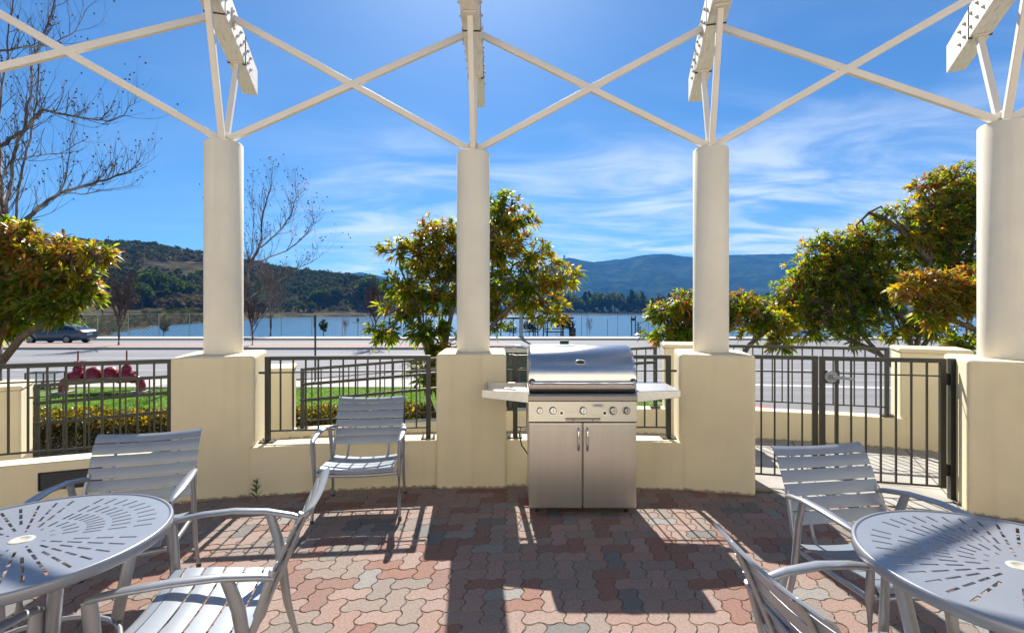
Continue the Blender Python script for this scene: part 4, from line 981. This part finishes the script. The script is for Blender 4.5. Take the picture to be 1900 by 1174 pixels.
limb_tree('sycamore_tree', 'tall bare sycamore with dangling seed balls at the left edge', Vector((W3(-14, 0, Ys).x, Ys, GZ)), Ys, [
    ([(-14, 746), (-8, 600), (0, 480), (2, 400), (-4, 320), (-14, 200), (-24, 60), (-30, -60)], .17, .07, .3),
    ([(8, 436), (15, 380), (28, 281), (42, 245), (56, 180), (60, 112), (87, 53), (103, 0), (112, -50)], .05, .012, .4),
    ([(-10, 276), (0, 270), (37, 247), (62, 222), (79, 205), (121, 214), (169, 221), (197, 225), (230, 214), (253, 183)], .055, .006, -.5),
    ([(2, 455), (25, 425), (70, 386), (112, 358), (169, 341), (197, 333), (239, 318), (262, 303)], .065, .008, .2),
    ([(25, 425), (37, 330), (56, 259), (66, 190), (74, 120), (70, 60)], .035, .010, .7),
    ([(112, 358), (121, 330), (132, 253), (139, 208)], .022, .005, .3),
    ([(2, 400), (-2, 340), (20, 300), (60, 290), (110, 285), (165, 255)], .03, .006, -.2),
    ([(-8, 300), (-2, 200), (12, 120), (18, 40), (30, -30)], .035, .012, .5),
    ([(-20, 100), (30, 90), (90, 85), (140, 60), (165, 12)], .03, .006, .3),
    ([(112, 358), (150, 360), (200, 352), (258, 345)], .016, .005, 0)], 31, 2, .026)
Y2 = 21
limb_tree('sycamore_tree', 'bare spreading sycamore beside the left column', Vector((W3(436, 0, Y2).x, Y2, GZ)), Y2, [
    ([(436, 684), (440, 620), (451, 555), (462, 500), (466, 488), (485, 450), (486, 407), (498, 358), (506, 337)], .11, .008, .4),
    ([(483, 459), (521, 427), (541, 395), (550, 360), (548, 340)], .032, .007, -.3),
    ([(470, 490), (532, 465), (567, 436), (582, 415), (579, 402)], .028, .006, .2),
    ([(448, 560), (478, 543), (515, 522), (547, 502), (579, 485), (605, 468)], .032, .006, -.6),
    ([(463, 495), (465, 482), (469, 436), (470, 380), (467, 362)], .024, .006, .3),
    ([(455, 540), (430, 480), (415, 420), (400, 380)], .04, .008, 0)], 37, 3, .03, .62)
def small_bare(name, lab, x, ybase, Y, H, seed, m, depth=4, grp='small bare trees along the road', kids=(3, 4), zb=None):
    base = Vector(((x-950)/F*Y, Y, zb if zb is not None else GZ)); e = empty(name, base); tag(e, lab, 'tree', grp); r = random.Random(seed)
    tk = MB(); tw = MB(); pods = []
    tk.tube([(0, 0, 0), (.03, 0, H*.14), (0, 0, H*.28), (.02, 0, H*.5)], [.07*H/3.5, .055*H/3.5, .045*H/3.5, .02], 7)
    for i in range(8):
        z = H*(.22+.05*i); a = i*2.4; d = Vector((cos(a)*.55, sin(a)*.55, 1)).normalized()
        grow(tw, pods, Vector((0, 0, z)), d, H*.33, .034*H/3.5, depth, r, .20, (.2, .6), kids, 0, 4, .60, .62)
    tk.build('trunk', M['bark'], e); tw.build('twigs', M[m], e)
small_bare('bare_tree', 'small dark bare tree on the median beyond the left railing', 220, 640, 34.5, 4.6, 41, 'twig', 4)
small_bare('bare_tree', 'round purple brown bare tree on the median right of the left column', 468, 640, 34.5, 3.5, 42, 'twig', 4)
small_bare('bare_tree', 'dark purple bare tree on the median beside the central tree', 697, 643, 34.3, 4.2, 43, 'twig', 4)
small_bare('bare_tree', 'pale grey bare tree on the lake bank', 502, 622, 49, 7.0, 44, 'twig_grey', 4, zb=GZ-.1)
small_bare('bare_tree', 'faint grey bare bush low on the lake bank', 640, 622, 50, 2.0, 45, 'twig_grey', 2, zb=GZ-.1)
small_bare('bare_tree', 'pale olive bush on the lake bank right of the shelter', 1094, 621, 51, 1.7, 46, 'twig_grey', 3, zb=GZ-.1)

# leafy distant trees ------------------------------------------------
def far_tree(name, base, H, Wd, seed, kind='round', quads=260, mats=None):
    r = random.Random(seed); e = empty(name, base); tk = MB(); cr = MB()
    tk.tube([(0, 0, -.5), (0, 0, H*.3), (r.uniform(-.1, .1)*H*.3, 0, H*.62)], [H*.03, H*.022, H*.008], 6)
    lobes = []
    if kind == 'round':
        for i in range(9): a = i*2.4; lobes.append((Vector((cos(a)*Wd*.26, sin(a)*Wd*.26, H*(.42+.06*(i % 5)))), Wd*.26, H*.17))
        lobes.append((Vector((0, 0, H*.74)), Wd*.27, H*.2))
    elif kind == 'tall':
        for i in range(9): z = .18+.085*i; a = i*2.4; lobes.append((Vector((cos(a)*Wd*.12, sin(a)*Wd*.12, H*z)), Wd*(.36-.025*i), H*.1))
    else:
        for i in range(8): a = i*2.4; lobes.append((Vector((cos(a)*Wd*.3, sin(a)*Wd*.3, H*(.6+.05*(i % 3)))), Wd*.24, H*.12))
    sz = H*.045
    for c, a_, b_ in lobes:
        for _ in range(quads//len(lobes)):
            d = Vector((r.gauss(0, 1), r.gauss(0, 1), r.gauss(0, 1))).normalized(); k = r.uniform(.55, 1.08)
            p = c+Vector((d.x*a_, d.y*a_, d.z*b_))*k; n = (d+Vector((r.gauss(0, .5), r.gauss(0, .5), r.gauss(0, .5)))).normalized()
            u = n.orthogonal().normalized(); v = n.cross(u); s_ = sz*r.uniform(.6, 1.4)
            cr.add([p+u*s_, p+v*s_*.8, p-u*s_*.9, p-v*s_], [(0, 1, 2, 3)])
    tk.build('trunk', M['bark'], e); cr.build('crown', mats or M['far_tree'], e); return e
M['evergreen'] = island('evergreen_foliage', [(0, (.012, .022, .010)), (.6, (.028, .042, .014)), (1, (.05, .065, .02))], .9, spec=.02, transl=.3, tcol=(1.6, 1.8, .8), noise_amt=0)
M['brown_wood'] = island('brown_scrub', [(0, (.035, .028, .02)), (.6, (.075, .05, .038)), (1, (.10, .085, .045))], .95, spec=.02, transl=.3, tcol=(1.6, 1.8, .8), noise_amt=0)
M['mid_green'] = island('shore_tree_foliage', [(0, (.03, .05, .014)), (.5, (.06, .085, .02)), (1, (.10, .12, .03))], .9, spec=.02, transl=.3, tcol=(1.6, 1.8, .8), noise_amt=0)
protos = [far_tree('distant_tree', (0, 0, 0), 10, 8, 51, 'round', 900, M['mid_green']), far_tree('distant_tree', (0, 0, 0), 10, 3.6, 52, 'tall', 420, M['evergreen']), far_tree('distant_tree', (0, 0, 0), 10, 12, 53, 'flat', 360), far_tree('distant_tree', (0, 0, 0), 10, 7, 54, 'round', 380, M['brown_wood'])]
used = [False]*4
def ground_y(x, Y): return terr((x-950)/F, Y)
def put(k, x, ytop, Y, lab, grp='distant trees across the lake', zbase=None, wid=1.0):
    z = ground_y(x, Y) if zbase is None else zbase; top = CH+(HY-ytop)/F*Y; H = max(2, top-z)
    o = protos[k] if not used[k] else copy_tree(protos[k]); used[k] = True
    o.location = ((x-950)/F*Y, Y, z); s = H/10; o.scale = (s*wid, s*wid, s); o.rotation_euler.z = rnd.uniform(0, 6); tag(o, lab, 'tree', grp)
GL = 'distant tree line on the far shore right of the central tree'
x = 1036
i = 0
while x < 1500:
    k = (1, 0, 1, 3, 1, 0, 3, 1, 1)[i % 9]; yt = 553-rnd.uniform(0, 18)-(4 if 1080 < x < 1130 else 0)
    put(k, x, yt, 665+rnd.uniform(-8, 25), ['dark rounded tree in the distant line of trees on the far shore', 'dark pointed tree in the distant line of trees on the far shore', 'flat crowned tree on the far shore', 'brown leafless tree in the distant line of trees on the far shore'][k], GL, wid=rnd.uniform(.8, 1.4)); x += rnd.uniform(5, 10); i += 1
put(0, 285, 492, 300, 'large dark green tree by the left shore at the foot of the hill', wid=1.0)
put(0, 318, 505, 320, 'broad green tree beside the large tree on the left shore')
put(3, 232, 530, 240, 'dark brown leafless tree on the left shore', wid=1.3)
put(0, 350, 520, 330, 'green tree on the left shore next to the left column')
put(3, 190, 540, 230, 'brown tree on the left shore behind the small bare tree', wid=1.3)
put(0, 264, 520, 280, 'small green tree left of the large tree on the left shore')
put(0, 562, 560, 405, 'small bright green tree on the shore below the hill')
put(0, 578, 557, 410, 'second small green tree on the shore below the hill')
put(0, 600, 532, 440, 'dark green tree mass below the hill, left one')
put(0, 625, 528, 450, 'dark green tree mass below the hill, right one')
put(0, 585, 536, 440, 'dark green tree beside the brown roofs below the hill')
put(3, 655, 552, 450, 'leafless brown tree near the parked cars across the lake', wid=1.4)
put(2, 607, 494, 642, 'lone spreading oak on the ridge of the hill', wid=.9)
put(0, 570, 493, 640, 'dark round oak on the ridge left of the lone oak', wid=.9)
put(0, 686, 504, 470, 'dark oak at the right end of the hill ridge', wid=1.2)
for x, yt in ((133, 448), (150, 447), (172, 446), (180, 450), (236, 454), (270, 456), (286, 460), (316, 463), (350, 465), (367, 466), (462, 480), (480, 482), (505, 488), (520, 490), (535, 492)):
    put(0, x, yt, 560 if x < 400 else 632, 'dark oak on the skyline of the left hill', 'oaks on the ridge of the left hill', wid=rnd.uniform(.9, 1.4))
# scrub that covers the hill as one mass
sb = MB(); r = random.Random(77); mv = MB()
for i in range(7500):
    x = r.uniform(-500, 830) if i % 3 else r.uniform(100, 800); s_ = sp(x); sh = interp(SHORE, s_); Y = r.uniform(max(sh+25, 285), 648)
    if interp(HILL, s_) < .004: continue
    dn = noise.noise(Vector((s_*Y*.012, Y*.010, 5)))+.25*noise.noise(Vector((s_*Y*.05, Y*.04, 2)))
    if dn < -.30+r.uniform(-.15, .15): continue
    z = terr(s_, Y)
    if z < -2.5: continue
    h = r.uniform(2.5, 6.5); w = h*r.uniform(.6, 1.0); mi = 1 if noise.noise(Vector((s_*Y*.008, Y*.006, 15))) > .12+r.uniform(-.2, .2) else 0
    for _ in range(13):
        d = Vector((r.gauss(0, 1), r.gauss(0, 1), abs(r.gauss(0, 1)))).normalized(); p = Vector((s_*Y, Y, z+h*.35))+Vector((d.x*w, d.y*w, d.z*h*.65))*r.uniform(.6, 1)
        n = (d+Vector((r.gauss(0, .3), r.gauss(0, .3), .2+r.gauss(0, .3)))).normalized(); u = n.orthogonal().normalized(); v = n.cross(u); q = h*.27*r.uniform(.6, 1.3)
        sb.add([p+u*q, p+v*q, p-u*q, p-v*q], [(0, 1, 2, 3)], mi)
tag(sb.build('hillside_scrub', [M['far_tree'], M['brown_wood']]), 'dark chaparral and oaks covering the hill on the left', 'scrub', kind='stuff')
# reeds and brush along both shores
rb = MB(); r = random.Random(78)
def brush(x, Y, z, h):
    for _ in range(7):
        p = Vector(((x-950)/F*Y+r.gauss(0, h*.6), Y+r.gauss(0, h*.4), z)); d = Vector((r.gauss(0, .35), r.gauss(0, .3), 1)).normalized(); s_ = Vector((r.uniform(-1, 1), r.uniform(-1, 1), 0)).normalized()*h*.22
        q = p+d*h*r.uniform(.5, 1); rb.add([p-s_, p+s_, q+s_*1.3, q-s_*1.1], [(0, 1, 2, 3)], 0 if r.random() < .7 else 1)
for i in range(1500):
    x = r.uniform(-200, 480); sh = interp(SHORE, sp(x)); Y = sh+r.uniform(4, 60)*(sh/120)
    brush(x, Y, terr(sp(x), Y), r.uniform(.8, 2.6)*(1 if sh < 150 else 1.6))
for i in range(900):
    x = r.uniform(480, 1500); sh = interp(SHORE, sp(x)); Y = sh+r.uniform(5, 60); brush(x, Y, terr(sp(x), Y), r.uniform(1.5, 4.0))
tag(rb.build('shore_brush', [M['brown_wood'], M['evergreen']]), 'brown reeds and brush along the far shore of the lake', 'brush', kind='stuff')

# ================================================================== STREET SIDE THINGS
# double backflow assembly in dark red enamel
bx, by_ = W3(190, 0, 15.0).x, 15.0
e = empty('backflow_preventer', (bx, by_, GZ), R(4)); e.scale = (.96, .9, .77); tag(e, 'dark red double backflow preventer with two raised valve stems on the lawn', 'water valve')
b = MB()
b.tube([(-1.15, 0, 0), (-1.15, 0, .25), (-1.10, 0, .46), (-.96, 0, .56), (-.8, 0, .58), (.8, 0, .58), (.96, 0, .56), (1.10, 0, .46), (1.15, 0, .25), (1.15, 0, 0)], .13, 16, up=(0, 1, 0))
b.build('pipe', M['red'], e)
for s in (-1, 1):
    b = MB(); b.lathe((s*.72, 0, .58), [(.02, -.2), (.2, -.18), (.24, -.05), (.24, .1), (.2, .2), (.13, .27), (.14, .34), (.11, .44), (.05, .50), (.045, .62), (.02, .64)], 20)
    for dx in (-.2, .2): b.tube([(s*.72+dx-.03, 0, .58), (s*.72+dx+.03, 0, .58)], .23, 16)
    v = b.build('gate_valve', M['red'], e)
    b = MB(); b.tube([(s*.72, 0, 1.15), (s*.72, 0, 1.62)], .022, 8); b.build('stem', M['red'], v)
    b = MB(); b.tube([Vector((s*.72+.2*cos(2*pi*i/24), .2*sin(2*pi*i/24), 1.20)) for i in range(25)], .016, 6)
    for k in range(2): b.bar((s*.72-.2*cos(k*pi/2), -.2*sin(k*pi/2), 1.20), (s*.72+.2*cos(k*pi/2), .2*sin(k*pi/2), 1.20), .025, .02)
    b.tube([(s*.72-s*.0, 0, 1.20), (s*.72-s*.22, .02, 1.22), (s*.72-s*.42, .05, 1.10)], .01, 6); b.build('handwheel', M['red'], v)
    b = MB(); b.lathe((s*.24, 0, .60), [(.02, -.2), (.24, -.2), (.27, -.1), (.27, .08), (.2, .26), (.13, .36), (.05, .40), (.01, .40)], 20, smooth=True)
    b.tube([(s*.24, 0, .62), (s*.34, -.1, .95)], [.12, .07], 10); b.build('check_valve', M['red'], e)
b = MB()
for s in (-1, 1): b.box((s*1.15, 0, .03), (.45, .45, .06))
b.build('footing', M['concrete'], e)
# wire cage
q = W3(84, 0, 15.8); e = empty('valve_cage', (q.x, 15.8, GZ), .1); tag(e, 'small grey wire cage left of the red backflow preventer', 'cage')
b = MB()
for z in (.02, .5):
    for a, c in (((-.42, -.2), (.42, -.2)), ((.42, -.2), (.42, .2)), ((.42, .2), (-.42, .2)), ((-.42, .2), (-.42, -.2))): b.bar((*a, z), (*c, z), .03)
for a in ((-.42, -.2), (.42, -.2), (.42, .2), (-.42, .2), (.1, -.2)): b.bar((*a, 0), (*a, .5), .03)
b.build('frame', M['green_box'], e)
b = MB()
for i in range(-16, 17): b.bar((i*.026, -.2, .02), (i*.026, -.2, .5), .003); b.bar((i*.026, .2, .02), (i*.026, .2, .5), .003)
for i in range(1, 19): b.bar((-.42, -.2, i*.026), (.42, -.2, i*.026), .003)
b.build('wire_mesh', M['grey_metal'], e); b = MB(); b.tube([(-.1, 0, 0), (-.1, 0, .2), (.1, 0, .2), (.1, 0, 0)], .035, 8); b.build('pipe', M['grey_metal'], e)
# teal utility cabinet right of the central column
q = W3(940, 0, 8.9); e = empty('utility_cabinet', (q.x+.02, 8.95, GZ), .02); tag(e, 'teal utility cabinet with a white lid just right of the central pedestal', 'cabinet')
b = MB(); b.box((0, 0, .86), (.66, .55, 1.72)); b.build('body', M['green_box'], e, bevel=.01)
b = MB(); b.box((0, 0, 1.76), (.72, .62, .075)); b.build('lid', M['column'], e, bevel=.015)
b = MB(); b.box((0, -.279, .9), (.56, .008, 1.4)); d = b.build('door', M['green_box'], e, bevel=.003); b = MB(); b.box((.22, -.29, .95), (.03, .02, .12)); b.build('handle', M['grey_metal'], d)
# small green cabinet by the road
q = W3(1047, 0, 17.0); e = empty('meter_box', (q.x, 17.0, GZ)); tag(e, 'small green meter box showing just above the grill hood', 'meter box')
b = MB(); b.box((0, 0, .70), (.28, .22, 1.42)); b.build('body', M['green_dark'], e, bevel=.01); b = MB(); b.box((0, 0, 1.425), (.30, .25, .03)); b.build('lid', M['green_dark'], e, bevel=.005)
# sign post
q = W3(585, 0, 17.2); e = empty('sign_post', (q.x, 17.2, GZ)); tag(e, 'thin dark green sign post with its plate seen edge on', 'sign post')
b = MB(); b.bar((0, 0, 0), (0, 0, 2.30), .05, up=(0, 1, 0)); b.build('post', M['green_dark'], e)
b = MB(); b.box((-.035, 0, 2.10), (.012, .30, .42), .25); b.build('sign_plate', M['grey_metal'], e)
# street light beyond the road
q = W3(967, 0, 44.6); e = empty('street_light', (q.x, 44.6, GZ+.05)); tag(e, 'grey street light pole beyond the road with its arm above the shelter', 'street light')
b = MB(); b.tube([(0, 0, 0), (0, 0, 3), (0, 0, 6.55)], [.19, .16, .11], 14); b.build('pole', M['grey_metal'], e)
b = MB(); b.tube([(0, 0, 6.35), (.8, 0, 6.5), (1.9, 0, 6.7), (2.7, 0, 6.85)], [.06, .05, .045, .04], 8); ar = b.build('arm', M['grey_metal'], e)
b = MB(); b.tube([(2.5, 0, 6.80), (2.8, 0, 6.86), (3.3, 0, 6.93), (3.5, 0, 6.95)], [.06, .16, .16, .06], 10, ry=[.05, .09, .08, .04]); b.build('lamp_head', M['dark_metal'], ar)
b = MB(); b.box((0, 0, .06), (.5, .5, .12)); b.build('base', M['concrete'], e)
# chain link fence along the bank, built post by post
e = empty('chain_link_fence', (-50, 46.7, GZ-.02)); tag(e, 'thin chain link fence along the lake bank beyond the road', 'fence')
for i in range(45):
    b = MB(); b.tube([(i*2.85, 0, -.1), (i*2.85, 0, 2.2)], .032, 6); b.build('post', M['grey_metal'], e)
b = MB(); b.tube([(0, 0, 2.18), (125.4, 0, 2.18)], .018, 6)
b.build('top_rail', M['grey_metal'], e)
b = MB(); 
for i in range(0, 420):
    x0 = i*.3; b.bar((x0, .02, .05), (min(125.4, x0+2.1), .02, 2.15), .0035); b.bar((x0+.0, .025, 2.15), (min(125.4, x0+2.1), .025, .05), .0035)
b.build('wire_mesh', M['grey_metal'], e)
# lakeside shelter
sx = W3(978, 0, 51).x
e = empty('lakeside_shelter', (sx, 51.2, GZ-.12)); tag(e, 'dark flat lakeside shelter on slim posts', 'shelter')
b = MB(); b.box((0, 0, 1.80), (9.1, 3.0, .16)); b.box((0, 0, 1.90), (9.3, 3.2, .06)); b.build('roof', M['dark_metal'], e)
for x in (-4.2, -2.7, -1.4, .7, 1.05, 1.6, 2.0, 3.75, 4.25):
    b = MB(); b.bar((x, rnd.choice((-1.2, 1.2)), -.1), (x, 0, 1.75), .11, up=(0, 1, 0)) if False else b.box((x, 1.1 if int(x*10) % 2 else -1.1, .82), (.12, .12, 1.85)); b.build('post', M['dark_metal'], e)
def picnic(x, y, lab):
    e = empty('picnic_table', (x, y, GZ-.12)); tag(e, lab, 'picnic table', 'picnic tables by the lake')
    b = MB(); b.box((0, 0, .74), (1.9, .75, .06)); b.build('tabletop', M['dark_metal'], e)
    for s in (-1, 1): b = MB(); b.box((0, s*.65, .44), (1.9, .28, .05)); b.build('bench', M['dark_metal'], e)
    for s in (-1, 1): b = MB(); b.bar((s*.7, -.6, 0), (s*.7, .2, .72), .07); b.bar((s*.7, .6, 0), (s*.7, -.2, .72), .07); b.build('leg', M['dark_metal'], e)
picnic(W3(1028, 0, 50).x, 50, 'dark picnic table at the right end of the lakeside shelter'); picnic(W3(980, 0, 50.4).x, 50.4, 'dark picnic table behind the street light pole')
e = empty('litter_bin', (W3(1062, 0, 50).x, 50, GZ-.12)); tag(e, 'dark litter bin right of the lakeside shelter', 'bin')
b = MB(); b.lathe((0, 0, 0), [(.02, 0), (.32, 0), (.36, .75), (.3, .82), (.05, .86), (.01, .86)], 16); b.build('bin_body', M['dark_metal'], e)
b = MB(); b.lathe((0, 0, .3), [(.365, 0), (.375, .03), (.365, .06)], 16); b.build('band', M['grey_metal'], e)
# shrubs on the bank
def bank_shrub(x, w, h, lab, seed, m, Y=50):
    e = far_tree('bank_shrub', ((x-950)/F*Y, Y, GZ-.15), h, w, seed, 'round', 420, M[m]); tag(e, lab, 'shrub', 'shrubs on the lake bank')
bank_shrub(600, .9, 1.9, 'small upright evergreen shrub beyond the sign post', 61, 'evergreen')
bank_shrub(1045, 2.4, 2.7, 'shaggy dark tree at the right end of the shelter', 62, 'far_tree')
bank_shrub(982, 1.6, 1.9, 'grey green shrub behind the shelter posts', 63, 'far_tree')
bank_shrub(945, 1.8, 1.3, 'low dark shrub left of the street light pole', 64, 'evergreen')
bank_shrub(304, .9, 1.9, 'small dark shrub on the bank beyond the left railing', 65, 'evergreen')
e = empty('mooring_frame', (W3(1178, 0, 54).x, 54, GZ-.5)); tag(e, 'cluster of dark posts with boards standing at the water edge', 'posts')
for dx, h in ((-.35, 2.3), (.05, 2.4), (.35, 1.6), (.55, 1.2)): b = MB(); b.tube([(dx, 0, -.2), (dx, 0, h)], .06, 8); b.build('post', M['dark_metal'], e)
b = MB()
for i in range(6): b.box((.35+(i % 2)*.1, 0, .4+i*.25), (.5, .1, .08))
b.box((-.2, 0, 2.0), (.5, .06, .3)); b.build('board', M['dark_metal'], e)
for x, h, lab in ((1127, 1.7, 'thin pole by the water right of the pale bush'), (664, 2.0, 'thin pole with a cross arm by the water'), (1079, 2.0, 'thin pole above the pale bush')):
    e = empty('bank_pole', (W3(x, 0, 51).x, 51, GZ-.12)); tag(e, lab, 'pole'); b = MB(); b.tube([(0, 0, 0), (0, 0, h)], .03, 6); b.build('shaft', M['grey_metal'], e)
    if x == 664: b = MB(); b.bar((-.55, 0, 1.35), (.55, 0, 1.35), .05); b.box((0, 0, 1.6), (.25, .05, .3)); b.build('cross_arm', M['dark_metal'], e)
# ridge mast and far summit tower
e = empty('radio_mast', (W3(201, 0, 600).x, 600, terr(sp(201), 600))); tag(e, 'thin mast on the skyline of the left hill', 'mast')
b = MB(); b.tube([(0, 0, 0), (0, 0, 11)], [.35, .25], 6); b.build('shaft', M['dark_metal'], e); b = MB(); b.bar((-1.4, 0, 10), (1.4, 0, 10), .35); b.build('cross_arm', M['dark_metal'], e)
Yt, zt_ = mz(sp(1047), 1.0)
e = empty('summit_tower', (sp(1047)*3795, 3795, (576-479)/F*3800+1.6-4)); tag(e, 'tiny square tower on the summit right of the central tree', 'tower')
b = MB(); b.box((0, 0, 8), (14, 14, 26)); b.build('shaft', M['concrete'], e); b = MB(); b.box((0, 0, 22), (16, 16, 3)); b.build('roof', M['dark_metal'], e)
# car --------------------------------------------------------------
def make_car():
    e = empty('parked_car', (0, 0, 0)); Lc, Wc = 4.75, 1.82
    # side outline: (x from front, z lower, z upper)
    st_ = [(0, .42, .58), (.08, .30, .70), (.35, .22, .80), (.9, .20, .90), (1.35, .20, .98), (2.0, .20, 1.00), (2.9, .20, 1.02), (3.7, .20, 1.04), (4.2, .22, 1.08), (4.6, .30, 1.05), (4.75, .42, .92)]
    b = MB(); rows = []
    for x, z0, z1 in st_:
        k = .88 if x in (0, 4.75) else (.96 if x in (.08, 4.6) else 1); w = Wc/2*k; zm = (z0+z1)/2
        rows.append([(x-Lc/2, -w*.9, z0), (x-Lc/2, -w, zm*.8), (x-Lc/2, -w, zm*1.2), (x-Lc/2, -w*.93, z1-.03), (x-Lc/2, -w*.8, z1), (x-Lc/2, w*.8, z1), (x-Lc/2, w*.93, z1-.03), (x-Lc/2, w, zm*1.2), (x-Lc/2, w, zm*.8), (x-Lc/2, w*.9, z0)])
    b.strip(rows, wrap=True); b.add(rows[0], [tuple(range(9, -1, -1))]); b.add(rows[-1], [tuple(range(10))])
    body = b.build('body', M['car'], e)
    b = MB(); gh = [(1.15, .97, .97), (1.95, .97, 1.36), (2.5, .97, 1.44), (3.2, .97, 1.43), (3.85, .97, 1.30), (4.35, .97, 1.06)]; rows = []
    for x, z0, z1 in gh:
        w0, w1 = Wc/2*.93, Wc/2*.93-(z1-.97)*.42; rows.append([(x-Lc/2, -w0, z0), (x-Lc/2, -w1, z1-.02), (x-Lc/2, -w1+.12, z1), (x-Lc/2, w1-.12, z1), (x-Lc/2, w1, z1-.02), (x-Lc/2, w0, z0)])
    b.strip(rows); b.add(rows[-1], [tuple(range(6))]); b.build('windows', M['glass'], e)
    b = MB(); rows2 = []
    for x, z0, z1 in gh[1:5]:
        w1 = Wc/2*.93-(z1-.97)*.42; rows2.append([(x-Lc/2, -w1-.004, z1-.06), (x-Lc/2, -w1+.11, z1+.006), (x-Lc/2, w1-.11, z1+.006), (x-Lc/2, w1+.004, z1-.06)])
    b.strip(rows2)
    for x in (2.05, 3.0, 3.75):
        for s in (-1, 1): b.bar((x-Lc/2-.02, s*Wc/2*.935, .98), (x-Lc/2+.08, s*(Wc/2*.93-.155), 1.36), .05, .02)
    b.build('roof', M['car'], e)
    for x in (.95, 3.75):
        for s in (-1, 1):
            b = MB(); b.tube([(x-Lc/2, s*(Wc/2-.20), .32), (x-Lc/2, s*(Wc/2+.012), .32)], .325, 24); w = b.build('wheel', M['tyre'], e)
            b = MB(); b.tube([(x-Lc/2, s*(Wc/2+.008), .32), (x-Lc/2, s*(Wc/2+.024), .32)], .215, 18); b.build('rim', M['rim'], w)
    for s in (-1, 1):
        b = MB(); b.box((Lc/2-.10, s*.68, .88), (.18, .34, .15)); b.build('tail_light', M['tail'], e, bevel=.02)
        b = MB(); b.box((-Lc/2+.12, s*.66, .66), (.18, .34, .12)); b.build('headlight', M['rim'], e, bevel=.02)
        b = MB(); b.box((1.75-Lc/2, s*(Wc/2+.07), 1.02), (.12, .16, .11)); b.build('mirror', M['car'], e, bevel=.02)
    b = MB(); b.box((Lc/2+.002, 0, .70), (.012, .5, .13)); b.build('number_plate', M['sign'], e)
    return e
car = make_car(); car.location = (W3(110, 0, 39.3).x, 39.3, GZ-.09); tag(car, 'slate blue sedan driving along the far lane behind the left tree', 'car')
for i, x in enumerate((290, 322, 640, 652, 668, 678, 700)):
    Y = interp(SHORE, sp(x))+55; c = copy_tree(car); c.location = (W3(x, 0, Y).x, Y, terr(sp(x), Y)+.05); c.rotation_euler.z = rnd.uniform(-.3, .3)
    c['label'] = 'tiny car parked far across the lake below the hill'; c['group'] = 'cars parked across the lake'

# ------------------------------------------------------------------ haze
hz = MB(); hz.box((0, 2000, 345), (16000, 6500, 730))
m = bpy.data.materials.new('haze'); m.use_nodes = True; N = m.node_tree.nodes; L = m.node_tree.links
N.remove(N['Principled BSDF']); v = N.new('ShaderNodeVolumePrincipled'); v.inputs['Color'].default_value = (.13, .44, 1, 1); v.inputs['Density'].default_value = .00009; v.inputs['Anisotropy'].default_value = .1
L.new(v.outputs[0], N['Material Output'].inputs['Volume'])
tag(hz.build('haze', m), 'thin blue air haze over the lake and mountains', 'haze', kind='stuff')
